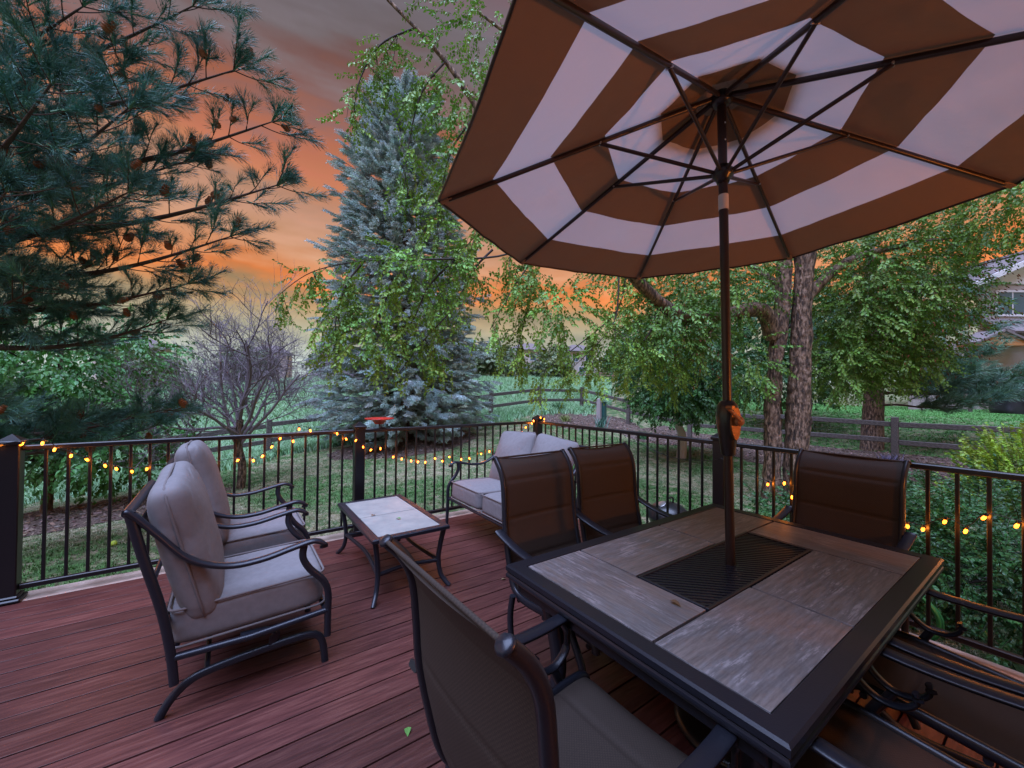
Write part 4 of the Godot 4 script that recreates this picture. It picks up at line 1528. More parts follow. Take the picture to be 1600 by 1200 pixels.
func make_buildings() -> void:
	# neighbour's house: local +z faces this yard
	var turn := deg_to_rad(-35.2)
	var c := Vector3(28.54, 0, -3.13)
	c.y = gh(c.x, c.z)
	var n := thing("neighbour_house", "two storey neighbour house with lilac grey siding and cedar porch post behind trees", "house", c, turn)
	siding_wall(n, -2.4, 8.0, 0.0, 3.2, 0.0)
	siding_wall(n, 1.9, 8.0, 3.2, 6.3, -0.8)
	var m := MB.new()
	m.cbox(Transform3D(Basis(Vector3.RIGHT, 0.5), Vector3(4.9, 4.1, -0.1)), Vector3(6.6, 0.12, 1.9), 0.01)
	part("porch_roof", m, M.shingle, n)
	m = MB.new()
	m.cbox(Transform3D(Basis(Vector3.BACK, 0.42), Vector3(0.35, 3.42, 0.3)), Vector3(1.5, 0.1, 1.2), 0.01)
	m.cbox(Transform3D(Basis(Vector3.BACK, -0.42), Vector3(1.62, 3.42, 0.3)), Vector3(1.5, 0.1, 1.2), 0.01)
	part("porch_gable", m, M.shingle, n)
	m = MB.new()
	m.tri(Vector3(-0.3, 3.1, 0.8), Vector3(2.2, 3.1, 0.8), Vector3(0.98, 3.62, 0.8), Vector3.BACK)
	m.box(Vector3(0.95, 3.06, 0.4), Vector3(2.5, 0.1, 0.85), 0.005)
	part("gable_face", m, M.cedar, n)
	m = MB.new()
	for s: float in [-1.0, 1.0]:
		m.cbox(Transform3D(Basis(Vector3.BACK, s * -0.42), Vector3(4.9 + s * 2.0, 7.1, -3.2)), Vector3(4.9, 0.14, 6.0), 0.01)
	part("roof", m, M.shingle, n)
	m = MB.new()
	for s: float in [-1.0, 1.0]:
		m.cbox(Transform3D(Basis(Vector3.BACK, s * -0.42), Vector3(4.9 + s * 2.0, 6.98, -0.17)), Vector3(4.9, 0.26, 0.06), 0.01)
	m.tri(Vector3(1.9, 6.25, -0.72), Vector3(7.9, 6.25, -0.72), Vector3(4.9, 7.6, -0.72), Vector3.BACK)
	part("gable_trim", m, M.trim, n)
	window(n, Vector3(3.35, 5.3, -0.78), 1.5, 1.1)
	window(n, Vector3(0.4, 2.2, 0.02), 0.8, 0.85)
	window(n, Vector3(5.9, 5.3, -0.78), 1.2, 1.1)
	for x: float in [2.55, 5.6]:
		m = MB.new()
		m.box(Vector3(x, 1.75, 1.2), Vector3(0.34, 3.5, 0.3), 0.01)
		part("porch_post", m, M.cedar, n)
		m = MB.new()
		m.box(Vector3(x - 0.24, 1.75, 1.2), Vector3(0.13, 3.5, 0.2), 0.01)
		part("post_trim", m, M.trim, n)
	m = MB.new()
	m.box(Vector3(4.4, 3.6, 1.2), Vector3(4.6, 0.2, 0.3), 0.01)
	part("porch_beam", m, M.cedar, n)
	# neighbour's deck front boards
	var p := Vector3(26.4, gh(26.4, -2.15), -2.15)
	var dk := thing("board_screen", "dark grey vertical board screen in front of the neighbour house", "screen", p, turn)
	for k in 9:
		m = MB.new()
		m.box(Vector3(-0.6 + k * 0.15, 0.85, 0), Vector3(0.135, 0.75 + 0.04 * (k % 3), 0.025), 0.004)
		part("board", m, M.grey_wood, dk)
	for y: float in [0.35, 0.52]:
		m = MB.new()
		m.box(Vector3(0.0, y, -0.04), Vector3(1.6, 0.09, 0.05), 0.004)
		part("rail", m, M.grey_wood, dk)
	for x: float in [-0.7, 0.7]:
		m = MB.new()
		m.box(Vector3(x, 0.5, -0.1), Vector3(0.1, 1.4, 0.1), 0.006)
		part("post", m, M.grey_wood, dk)
	# covered grill
	var g := thing("covered_grill", "large grill under a black fabric cover in the neighbour yard", "grill", Vector3(25.6, gh(25.6, -1.4), -1.4), turn)
	var cv := cushion(Vector3(1.7, 1.5, 0.8), 7.0, 6.0, 0.08, 0.03, 71, 18)
	part("cover", cv, plain(0.02, 0.02, 0.03, 0.55), g, Transform3D(Basis(), Vector3(0.1, 0.74, 0)))
	m = MB.new()
	m.tube(smooth([Vector3(-0.6, 1.3, 0.42), Vector3(-0.35, 0.8, 0.5), Vector3(0.1, 0.2, 0.47)], 5), 0.05, 0.03, 8)
	m.tube(smooth([Vector3(0.5, 1.3, 0.42), Vector3(0.3, 0.9, 0.48), Vector3(0.0, 0.5, 0.47)], 5), 0.045, 0.03, 8)
	part("fold", m, plain(0.02, 0.02, 0.03, 0.55), g)
	# far houses beyond the meadow
	for q: Array in [[Vector3(42.4, 0, -55.8), 0.0, "distant pale stucco house with brown roof beyond the far meadow fence", 1.0], [Vector3(52.0, 0, -52.0), 0.4, "distant cream house half hidden behind meadow trees", 1.0], [Vector3(-11.0, 0, -78.0), 0.2, "distant pinkish house across the meadow behind the bare tree", 1.3], [Vector3(6.0, 0, -92.0), -0.2, "distant low house on the meadow skyline behind the bare tree", 1.2]]:
		var at: Vector3 = q[0]
		at.y = gh(at.x, at.z) - 0.2
		var ht := thing("distant_house", q[2], "house", at, atan2(-at.x, -at.z) + float(q[1]))
		ht.scale = Vector3.ONE * float(q[3])
		m = MB.new()
		m.box(Vector3(0, 2.5, -2.0), Vector3(5.6, 5.0, 5.0), 0.02)
		part("wall", m, M.stucco, ht)
		m = MB.new()
		var e := [Vector3(-3.3, 4.9, 1.0), Vector3(3.3, 4.9, 1.0), Vector3(3.3, 4.9, -5.0), Vector3(-3.3, 4.9, -5.0)]
		var r0 := Vector3(-1.0, 6.3, -2.0)
		var r1 := Vector3(1.0, 6.3, -2.0)
		m.quad(e[0], e[1], r1, r0, Vector3(0, 0.9, 0.5).normalized())
		m.quad(e[2], e[3], r0, r1, Vector3(0, 0.9, -0.5).normalized())
		m.tri(e[1], e[2], r1, Vector3(0.5, 0.9, 0).normalized())
		m.tri(e[3], e[0], r0, Vector3(-0.5, 0.9, 0).normalized())
		m.quad(e[0], e[1], e[2], e[3], Vector3.DOWN)
		part("roof", m, M.shingle, ht)
		window(ht, Vector3(-1.3, 3.6, 0.51), 1.0, 1.2)
		window(ht, Vector3(1.2, 3.6, 0.51), 1.0, 1.2)
		window(ht, Vector3(0.0, 1.3, 0.51), 1.1, 1.4)
	var ff := thing("far_rail_fence", "pale brown three rail fence at the far side of the meadow", "fence")
	var fp: Array = []
	for k in 15:
		var b := Vector3(22.0, 0, -52.0).lerp(Vector3(52.0, 0, -42.0), k / 14.0)
		b.y = gh(b.x, b.z)
		fp.append(b)
		m = MB.new()
		m.box(Vector3(0, 0.6, 0), Vector3(0.16, 1.2, 0.16), 0.01)
		part("post", m, M.far_wood, ff, Transform3D(Basis(), b))
	for k in 14:
		for hgt: float in [0.35, 0.7, 1.05]:
			var a: Vector3 = fp[k] + Vector3(0, hgt, 0)
			var b: Vector3 = fp[k + 1] + Vector3(0, hgt, 0)
			m = MB.new()
			m.box(Vector3.ZERO, Vector3((b - a).length() - 0.1, 0.14, 0.06), 0.01)
			part("rail", m, M.far_wood, ff, aim((a + b) * 0.5, b - a, 0.0, 1.0))
	var ub := thing("utility_box", "teal green utility pedestal beside the fence corner in the planting bed", "utility box", Vector3(12.5, gh(12.5, -11.3), -11.3), 0.4)
	m = MB.new()
	m.box(Vector3(0, 0.45, 0), Vector3(0.34, 0.9, 0.34), 0.03)
	part("cabinet", m, M.utility, ub)
	m = MB.new()
	m.box(Vector3(0, 0.915, 0), Vector3(0.38, 0.03, 0.38), 0.01)
	part("lid", m, M.utility, ub)
	m = MB.new()
	m.box(Vector3(-0.36, 0.5, 0.02), Vector3(0.2, 1.1, 0.16), 0.015)
	part("mounting_post", m, M.siding, ub)

# ---------------------------------------------------------------- trees
func trunk_part(t: Node3D, called: String, pts: PackedVector3Array, r0: float, r1: float, sides: int, mat: Material, rough := 0.0) -> void:
	var m := MB.new()
	m.tube(pts, r0, r1, sides, 1.0, Vector3(0.3, 0.1, 0.95))
	if rough > 0.0:
		var f := FastNoiseLite.new()
		f.seed = 3
		f.frequency = 1.0
		for i in m.v.size():
			var p := m.v[i]
			var k := f.get_noise_3d(p.x * 7.0, p.y * 1.6, p.z * 7.0) + 0.5 * f.get_noise_3d(p.x * 22.0, p.y * 5.0, p.z * 22.0)
			m.v[i] = p + m.n[i] * k * rough
	part(called, m, mat, t)

func rel(o: Vector3, p: Array) -> Array:
	var q: Array = []
	for a: Vector3 in p:
		q.append(a - o)
	return q

func make_birch() -> void:
	var base := Vector3(8.3, gh(8.3, -3.0) - 0.05, -3.0)
	var t := thing("birch_tree", "large birch with two rough trunks and drooping leafy branches beside the umbrella", "tree", base)
	rng.seed = 301
	var stems := [
		[[Vector3(8.36, -0.6, -2.93), Vector3(8.36, 0.4, -2.92), Vector3(8.38, 1.6, -2.88), Vector3(8.42, 3.9, -2.82), Vector3(8.6, 6.5, -2.7), Vector3(8.4, 9.5, -2.6)], 0.205, 0.1],
		[[Vector3(8.06, -0.6, -3.2), Vector3(8.08, 0.4, -3.2), Vector3(8.1, 1.6, -3.2), Vector3(8.25, 4.0, -3.1), Vector3(7.9, 6.8, -3.6), Vector3(7.2, 9.0, -4.0)], 0.15, 0.08],
	]
	for s: Array in stems:
		trunk_part(t, "trunk", smooth(rel(base, s[0]), 14), s[1], s[2], 26, M.bark, 0.06)
	var limbs := [
		[[Vector3(8.1, 2.5, -3.2), Vector3(7.75, 2.95, -3.25), Vector3(7.05, 2.84, -3.57), Vector3(6.04, 2.77, -3.8), Vector3(5.2, 3.14, -3.91), Vector3(4.6, 3.6, -3.98), Vector3(3.85, 4.2, -4.25), Vector3(3.1, 5.0, -4.7), Vector3(2.4, 6.1, -5.1), Vector3(1.7, 6.9, -5.5)], 0.15, 0.02],
		[[Vector3(8.25, 4.2, -3.0), Vector3(7.2, 5.2, -3.4), Vector3(5.8, 5.6, -4.0), Vector3(4.2, 6.4, -4.6), Vector3(3.0, 7.2, -5.2)], 0.1, 0.02],
		[[Vector3(8.45, 3.2, -2.8), Vector3(9.2, 3.9, -2.4), Vector3(10.4, 4.3, -1.8), Vector3(11.8, 4.6, -1.2)], 0.1, 0.015],
		[[Vector3(8.42, 4.4, -2.8), Vector3(9.0, 5.2, -2.0), Vector3(9.6, 5.2, -0.9), Vector3(10.2, 4.8, 0.2)], 0.08, 0.015],
		[[Vector3(8.2, 3.4, -3.1), Vector3(8.6, 4.2, -4.0), Vector3(8.9, 4.6, -5.2)], 0.07, 0.015],
	]
	for l: Array in limbs:
		trunk_part(t, "limb", smooth(rel(base, l[0]), 8), l[1], l[2], 10, M.bark, 0.01)
	var xs: Array = []
	var cs: Array = []
	var green := Color(0.16, 0.36, 0.06)
	var yellow := Color(0.32, 0.5, 0.07)
	var br := [
		[Vector3(3.85, 4.2, -4.25), Vector3(3.42, 3.3, -4.41), Vector3(3.15, 2.85, -4.5), Vector3(2.86, 2.3, -4.58)],
		[Vector3(4.0, 4.0, -4.2), Vector3(3.1, 3.35, -4.45), Vector3(2.1, 3.2, -4.95), Vector3(1.4, 3.15, -5.35), Vector3(0.85, 3.0, -5.75), Vector3(0.5, 2.7, -6.0)],
		[Vector3(2.9, 3.4, -4.6), Vector3(2.66, 3.1, -4.7), Vector3(2.45, 2.6, -4.85), Vector3(2.1, 2.15, -4.99), Vector3(1.8, 1.7, -5.1)],
		[Vector3(4.7, 3.5, -3.95), Vector3(4.6, 2.9, -3.85), Vector3(4.5, 2.4, -3.9), Vector3(4.0, 1.75, -4.26)],
		[Vector3(4.9, 3.3, -3.95), Vector3(4.75, 2.7, -4.0), Vector3(4.3, 2.2, -4.3), Vector3(3.7, 1.75, -4.5)],
		[Vector3(5.6, 2.95, -3.85), Vector3(5.4, 2.4, -3.9), Vector3(5.0, 2.0, -4.1), Vector3(4.4, 1.95, -4.3)],
		[Vector3(2.4, 6.1, -5.1), Vector3(2.1, 5.6, -5.2), Vector3(1.95, 4.9, -5.25), Vector3(1.9, 4.2, -5.3)],
		[Vector3(2.0, 6.5, -5.3), Vector3(1.6, 6.2, -5.5), Vector3(1.35, 5.6, -5.6), Vector3(1.3, 5.0, -5.65)],
		[Vector3(2.8, 5.4, -4.85), Vector3(2.5, 4.9, -5.0), Vector3(2.35, 4.3, -5.05), Vector3(2.3, 3.6, -5.1)],
		[Vector3(3.2, 4.9, -4.65), Vector3(2.95, 4.3, -4.8), Vector3(2.8, 3.7, -4.85), Vector3(2.5, 3.3, -5.0)],
		[Vector3(1.9, 3.2, -5.05), Vector3(1.7, 2.8, -5.2), Vector3(1.55, 2.3, -5.3), Vector3(1.5, 1.9, -5.35)],
		[Vector3(1.4, 3.15, -5.35), Vector3(1.2, 2.8, -5.5), Vector3(1.1, 2.3, -5.55), Vector3(1.15, 1.95, -5.55)],
		[Vector3(3.4, 3.3, -4.4), Vector3(3.5, 2.9, -4.5), Vector3(3.4, 2.4, -4.55), Vector3(3.3, 1.95, -4.6)],
		[Vector3(2.5, 3.3, -4.75), Vector3(2.2, 2.9, -5.1), Vector3(2.0, 2.4, -5.2), Vector3(1.7, 2.0, -5.3)],
		[Vector3(6.4, 2.8, -3.75), Vector3(6.1, 2.4, -3.9), Vector3(5.7, 2.1, -4.1), Vector3(5.2, 1.9, -4.3)],
		[Vector3(7.1, 2.85, -3.6), Vector3(6.8, 2.4, -3.8), Vector3(6.6, 2.0, -4.0), Vector3(6.3, 1.7, -4.2)],
	]
	for b: Array in br:
		var pts := smooth(rel(base, b), 6)
		var m := MB.new()
		m.tube(pts, 0.017, 0.004, 6, 1.0, Vector3(0.3, 0.1, 0.95))
		part("branch", m, M.twig, t)
		along(xs, cs, pts, 0.12, 30, 0.3, 0.7, 1.2, green.lerp(yellow, rng.randf() * 0.7), 0.3, 0.28)
		# secondary hanging twigs
		for k in 5:
			var q := pts[rng.randi_range(2, pts.size() - 2)]
			var d := Vector3(rng.randf_range(-0.5, 0.5), -0.9, rng.randf_range(-0.5, 0.5)).normalized()
			var side := Vector3(rng.randf_range(-0.25, 0.25), 0, rng.randf_range(-0.25, 0.25))
			var tw := smooth([q, q + d * 0.2 + side * 0.7, q + d * 0.45 + side], 4)
			var mm := MB.new()
			mm.tube(tw, 0.006, 0.002, 4, 1.0, Vector3(0.3, 0.1, 0.95))
			part("twig", mm, M.twig, t)
			along(xs, cs, tw, 0.1, 8, 0.4, 0.7, 1.1, green.lerp(yellow, rng.randf() * 0.7), 0.3, 0.12)
	for e: Array in [
		[Vector3(2.75, 5.6, -5.0), Vector3(0.8, 1.3, 0.7), 130], [Vector3(2.3, 3.2, -5.0), Vector3(0.85, 0.45, 0.4), 40],
		[Vector3(1.7, 2.5, -5.2), Vector3(0.95, 0.7, 0.4), 40], [Vector3(3.9, 2.7, -4.3), Vector3(0.7, 0.6, 0.45), 80],
		[Vector3(6.0, 2.6, -3.9), Vector3(0.9, 0.8, 0.6), 260], [Vector3(7.2, 3.4, -3.7), Vector3(1.0, 0.9, 0.8), 300],
		[Vector3(5.3, 3.9, -4.2), Vector3(1.0, 0.8, 0.7), 200], [Vector3(3.4, 7.0, -5.0), Vector3(1.6, 0.9, 1.2), 130], [Vector3(6.5, 6.4, -3.8), Vector3(2.0, 1.2, 1.6), 260],
		[Vector3(9.6, 3.5, -2.3), Vector3(1.1, 1.3, 1.1), 520], [Vector3(10.8, 3.6, -2.0), Vector3(1.35, 1.6, 1.3), 950], [Vector3(10.4, 4.7, -0.6), Vector3(1.5, 0.9, 1.1), 520],
		[Vector3(10.9, 2.3, -2.3), Vector3(1.3, 0.8, 1.0), 520], [Vector3(9.5, 2.1, -2.6), Vector3(0.7, 0.7, 0.6), 220], [Vector3(8.6, 3.9, -4.6), Vector3(1.2, 1.0, 1.2), 250], [Vector3(8.8, 7.4, -2.4), Vector3(2.4, 1.8, 2.2), 500], [Vector3(7.7, 2.0, -3.5), Vector3(0.5, 0.7, 0.5), 70],
	]:
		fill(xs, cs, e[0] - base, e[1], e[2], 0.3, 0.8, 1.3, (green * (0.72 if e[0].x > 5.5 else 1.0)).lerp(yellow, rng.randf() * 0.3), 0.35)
	var meshes: Array = []
	for k in 4:
		meshes.append(sprig(311 + k, 0.34, 17, 0.052, true, 0.25))
	foliage(t, meshes, M.leaf, xs, cs)
	# rusty catkins and dry seed clusters between the leaves
	var kx: Array = []
	var kc: Array = []
	for e: Array in [[Vector3(10.8, 3.2, -1.8), Vector3(1.8, 1.6, 1.4), 1300], [Vector3(6.6, 2.3, -3.9), Vector3(1.4, 0.8, 0.7), 300]]:
		fill(kx, kc, e[0] - base, e[1], e[2], 1.2, 0.7, 1.2, Color(0.17, 0.06, 0.025), 0.4)
	var cm := MB.new()
	cm.tinted = true
	cm.lathe(Transform3D(Basis(Vector3.BACK, -PI * 0.5), Vector3.ZERO), [Vector2(0.0, 0.0), Vector2(0.008, 0.01), Vector2(0.007, 0.04), Vector2(0.0, 0.055)], 5)
	many("catkins", cm.mesh(), M.chip, t, kx, kc)

func make_broadleaf(label: String, called: String, base: Vector3, h0: float, rad: float, blobs: Array, col: Color, droop: float, sp: Array, trunk_mat: Material, s0: float, s1: float, sd: int) -> void:
	var t := thing(called, label, "tree", base)
	rng.seed = sd
	var c0: Vector3 = blobs[0][0]
	trunk_part(t, "trunk", smooth([Vector3(0, -0.15, 0), Vector3(0.03, h0 * 0.5, 0.02), Vector3(c0.x * 0.5, h0, c0.z * 0.5), Vector3(c0.x, c0.y + 0.5, c0.z)], 8), rad, rad * 0.35, 12, trunk_mat, rad * 0.08)
	var xs: Array = []
	var cs: Array = []
	for b: Array in blobs:
		var c: Vector3 = b[0]
		for k in 3:
			var d := rand_dir()
			var tip: Vector3 = c + Vector3(d.x * b[1].x, absf(d.y) * b[1].y, d.z * b[1].z) * 0.8
			trunk_part(t, "limb", smooth([Vector3(c0.x * 0.4, h0 * 0.9, c0.z * 0.4), (Vector3(0, h0 + 0.2, 0) + c) * 0.5, c.lerp(tip, 0.5), tip], 5), rad * 0.32, 0.01, 7, M.twig)
		fill(xs, cs, c, b[1], b[2], droop, s0, s1, col, 0.35)
	foliage(t, sp, M.leaf, xs, cs)

func make_pine(label: String, base: Vector3, h: float, rad: float, tips: Array, blobs: Array, sd: int, detail: int, s0: float, s1: float, cones: int, col: Color) -> void:
	var t := thing("pine_tree", label, "tree", base, 0.0, "long needled pine trees")
	rng.seed = sd
	trunk_part(t, "trunk", smooth([Vector3(0, -0.2, 0), Vector3(0.05, h * 0.3, 0.05), Vector3(-0.05, h * 0.65, 0), Vector3(0, h, 0)], 10), rad, rad * 0.2, 16, M.bark, 0.02)
	var xs: Array = []
	var cs: Array = []
	var spots: Array = []
	for tp: Vector3 in tips:
		var tip := tp - base
		var reach := Vector2(tip.x, tip.z).length()
		var start := Vector3(0, clampf(tip.y - reach * 0.12, 0.8, h * 0.97), 0)
		var mid := start.lerp(tip, 0.5) + Vector3(rng.randf_range(-0.2, 0.2), -0.15, rng.randf_range(-0.2, 0.2))
		var pts := smooth([start, start.lerp(mid, 0.5) + Vector3(0, 0.05, 0), mid, mid.lerp(tip, 0.5) + Vector3(0, -0.08, 0), tip], 6)
		trunk_part(t, "limb", pts, 0.012 * reach + 0.012, 0.007, 7, M.pine_twig, 0.003)
		var dir := (tip - start).normalized()
		var n := pts.size()
		for i in range(int(n * 0.3), n):
			for k in (2 if i % 3 == 0 else 1):
				var p := pts[i]
				var f := float(i) / n
				var sd_v := dir.cross(Vector3.UP).normalized() * (1.0 if (i + k) % 2 == 0 else -1.0)
				var l := rng.randf_range(0.35, 0.75) * (1.25 - 0.75 * f)
				var d := (dir * 0.8 + sd_v * rng.randf_range(0.3, 1.0) + Vector3(0, rng.randf_range(-0.35, 0.55), 0)).normalized()
				var e := p + d * l + Vector3(0, l * 0.12, 0)
				var tw := smooth([p, p + d * l * 0.5, e], 3)
				var m := MB.new()
				m.tube(tw, 0.007, 0.004, 5, 1.0, Vector3(0.3, 0.1, 0.95))
				part("twig", m, M.pine_twig, t)
				var nt := int(l / 0.13) + 1
				for q in nt:
					var u := 1.0 - float(q) / nt * 0.75
					var at := p.lerp(e, u)
					var td := (d + rand_dir() * (0.25 if q == 0 else 0.75) + Vector3(0, 0.3, 0)).normalized()
					xs.append(aim(at, td, rng.randf() * TAU, rng.randf_range(s0, s1)))
					cs.append(tone(col, 0.35))
				if rng.randf() < 0.5:
					spots.append(e)
		for q in 4:
			xs.append(aim(tip, (dir + rand_dir() * 0.5 + Vector3(0, 0.4, 0)).normalized(), 0.0, s1))
			cs.append(tone(col, 0.3))
	for b: Array in blobs:
		fill(xs, cs, b[0] - base, b[1], b[2], -0.25, s0, s1, col, 0.4)
	var meshes: Array = []
	for k in 3:
		meshes.append(pine_tuft(sd + 20 + k, detail, 0.13, 0.115, 0.0042 if detail > 80 else 0.005))
	foliage(t, meshes, M.needle, xs, cs)
	var cm := MB.new()
	for k in 5:
		cm.lathe(Transform3D(Basis(), Vector3(0, k * 0.009, 0)), [Vector2(0.004, 0.0), Vector2(0.021 - absf(k - 1.5) * 0.004, 0.006), Vector2(0.012, 0.012)], 9)
	var cone := cm.mesh()
	for i in mini(cones, spots.size()):
		var p: Vector3 = spots[(i * 7) % spots.size()]
		part("cone", cone, M.cone, t, aim(p + rand_dir() * 0.05, rand_dir() + Vector3(0, -0.3, 0), 0.0, rng.randf_range(1.8, 2.8)))

func make_spruce() -> void:
	var base := Vector3(4.75, gh(4.75, -13.0) - 0.05, -13.0)
	var t := thing("blue_spruce", "tall silvery blue spruce inside the rail fence behind the coffee table", "tree", base)
	rng.seed = 401
	var h := 11.6
	trunk_part(t, "trunk", smooth([Vector3(0, -0.2, 0), Vector3(0.05, h * 0.4, 0), Vector3(-0.15, h * 0.8, 0), Vector3(-0.2, h, 0)], 10), 0.2, 0.02, 12, M.bark, 0.015)
	var xs: Array = []
	var cs: Array = []
	var m := MB.new()
	var y := 0.55
	while y < h - 0.1:
		var f := y / h
		var r := 2.85 * pow(1.0 - f, 0.38) * (0.84 + 0.16 * smoothstep(0.0, 0.12, f))
		var n := int(lerpf(11.0, 8.0, f))
		var a0 := rng.randf() * TAU
		for k in n:
			var a := a0 + TAU * (k + rng.randf_range(-0.3, 0.3)) / n
			var l := r * rng.randf_range(0.72, 1.12) + 0.12
			var d := Vector3(cos(a), lerpf(-0.24, 0.4, pow(f, 1.5)) + rng.randf_range(-0.08, 0.08), sin(a))
			var p0 := Vector3(-0.2 * f, y, 0)
			var tip := p0 + d.normalized() * l + Vector3(0, l * 0.1, 0)
			var pts := smooth([p0, p0.lerp(tip, 0.5) + Vector3(0, -l * 0.08, 0), tip], 4)
			m.tube(pts, 0.012 + l * 0.007, 0.005, 5, 1.0, Vector3(0.3, 0.1, 0.95), 1.0, false)
			var cnt := int(l * 13.0) + 4
			for q in cnt:
				var u := lerpf(0.22, 1.0, float(q + 1) / cnt)
				var pt := pts[mini(int(u * (pts.size() - 1)), pts.size() - 1)]
				var side := Vector3(-sin(a), 0, cos(a)) * rng.randf_range(-0.9, 0.9) * (1.15 - u)
				var dd := (d.normalized() + side + Vector3(0, rng.randf_range(-0.35, 0.15), 0)).normalized()
				xs.append(aim(pt, dd, rng.randf_range(-0.5, 0.5), rng.randf_range(0.42, 0.72)))
				cs.append(tone(Color(0.5, 0.62, 0.57), 0.3))
		y += lerpf(0.3, 0.24, f)
	part("branches", m, M.twig, t)
	for i in 3600:
		var f := 0.05 + 0.94 * pow(rng.randf(), 1.1)
		var r := 2.85 * pow(1.0 - f, 0.38) * (0.84 + 0.16 * smoothstep(0.0, 0.12, f)) * lerpf(0.55, 1.02, sqrt(rng.randf()))
		var a := rng.randf() * TAU
		var d := Vector3(cos(a), lerpf(-0.3, 0.5, f) + rng.randf_range(-0.3, 0.3), sin(a)) + rand_dir() * 0.5
		xs.append(aim(Vector3(cos(a) * r * 0.86 - 0.2 * f, f * h, sin(a) * r * 0.86), d, rng.randf_range(-0.6, 0.6), rng.randf_range(0.4, 0.66)))
		cs.append(tone(Color(0.5, 0.62, 0.57), 0.35))
	foliage(t, [spruce_spray(411), spruce_spray(412)], M.needle, xs, cs)

func grow(m: MB, twigs: Array, p: Vector3, d: Vector3, l: float, r: float, depth: int) -> void:
	var pts: Array = [p]
	var dir := d
	var n := 4
	for i in n:
		dir = (dir + rand_dir() * 0.22 + Vector3(0, 0.05, 0)).normalized()
		pts.append(pts[i] + dir * l / n)
	var sm := smooth(pts, 2)
	m.tube(sm, r, r * 0.55, 6 if depth > 3 else (4 if depth > 1 else 3), 1.0, Vector3(0.3, 0.1, 0.95), 1.0, false)
	if depth == 0:
		twigs.append(sm[sm.size() - 1])
		return
	var kids := rng.randi_range(4, 6) if depth > 1 else rng.randi_range(3, 5)
	for k in kids:
		var t := lerpf(0.25, 1.0, (k + rng.randf()) / kids)
		var at := sm[mini(int(t * (sm.size() - 1)), sm.size() - 1)]
		var sd := rand_dir()
		sd = (sd - dir * sd.dot(dir)).normalized()
		var nd := (dir * 0.75 + sd * rng.randf_range(0.6, 1.15) + Vector3(0, 0.1, 0)).normalized()
		grow(m, twigs, at, nd, l * rng.randf_range(0.5, 0.72), r * 0.52, depth - 1)

func make_bare_tree() -> void:
	var base := Vector3(0.2, gh(0.2, -10.2) - 0.03, -10.2)
	var t := thing("bare_tree", "small leafless purple grey tree on the lawn behind the lounge chairs", "tree", base)
	rng.seed = 505
	trunk_part(t, "trunk", smooth([Vector3(0, -0.1, 0), Vector3(0.03, 0.5, 0.0), Vector3(-0.05, 1.0, 0), Vector3(-0.02, 1.5, 0.05)], 6), 0.085, 0.065, 12, M.bark, 0.006)
	var twigs: Array = []
	for k in 11:
		var a := TAU * k / 11.0 + rng.randf_range(-0.3, 0.3)
		var up := rng.randf_range(0.15, 1.7) if k > 3 else rng.randf_range(1.4, 2.6)
		var m := MB.new()
		var lv := rng.randf_range(0.75, 1.5)
		grow(m, twigs, Vector3(-0.03, lv, 0.02), Vector3(cos(a), up, sin(a)).normalized(), rng.randf_range(1.45, 1.95), 0.036, 4)
		part("branch", m, M.grey_twig, t)
	var xs: Array = []
	var cs: Array = []
	for p: Vector3 in twigs:
		if rng.randf() < 0.25:
			xs.append(aim(p, rand_dir(), 0.0, rng.randf_range(0.5, 1.0)))
			cs.append(tone(Color(0.09, 0.15, 0.05), 0.3))
	var bm := MB.new()
	bm.tinted = true
	leaf(bm, Vector3.ZERO, Vector3.RIGHT, Vector3.UP, 0.035, 0.02, false)
	leaf(bm, Vector3.ZERO, Vector3(0.3, 0.5, 0.8).normalized(), Vector3.UP, 0.03, 0.02, false)
	many("buds", bm.mesh(), M.leaf, t, xs, cs)

func shrub(label: String, at: Vector3, blobs: Array, sp: Array, col: Color, s0: float, s1: float, sd: int, droop: float) -> void:
	var t := thing("shrub", label, "shrub", at)
	rng.seed = sd
	var xs: Array = []
	var cs: Array = []
	for b: Array in blobs:
		for k in 6:
			var d := rand_dir()
			var m := MB.new()
			m.tube(smooth([Vector3(d.x * 0.08, -0.1, d.z * 0.08), b[0] * 0.5, b[0] + Vector3(d.x * b[1].x, absf(d.y) * b[1].y * 0.7, d.z * b[1].z) * 0.8], 4), 0.014, 0.003, 5)
			part("stem", m, M.twig, t)
		fill(xs, cs, b[0], b[1], b[2], droop, s0, s1, col, 0.4)
	foliage(t, sp, M.leaf, xs, cs)

func clump(called: String, label: String, x: float, z: float, blades: int, h: float, w: float, lean: float, col: Color, sd: int, category := "plant") -> void:
	var t := thing(called, label, category, Vector3(x, gh(x, z), z))
	rng.seed = sd
	var xs: Array = []
	var cs: Array = []
	for i in 14:
		xs.append(Transform3D(Basis(Vector3.UP, rng.randf() * TAU).scaled(Vector3.ONE * rng.randf_range(0.7, 1.15)), Vector3(rng.randfn(0, 0.1), 0, rng.randfn(0, 0.1))))
		cs.append(tone(col, 0.25))
	many("foliage", grass_tuft(sd, blades, h, w, lean), M.blade, t, xs, cs)

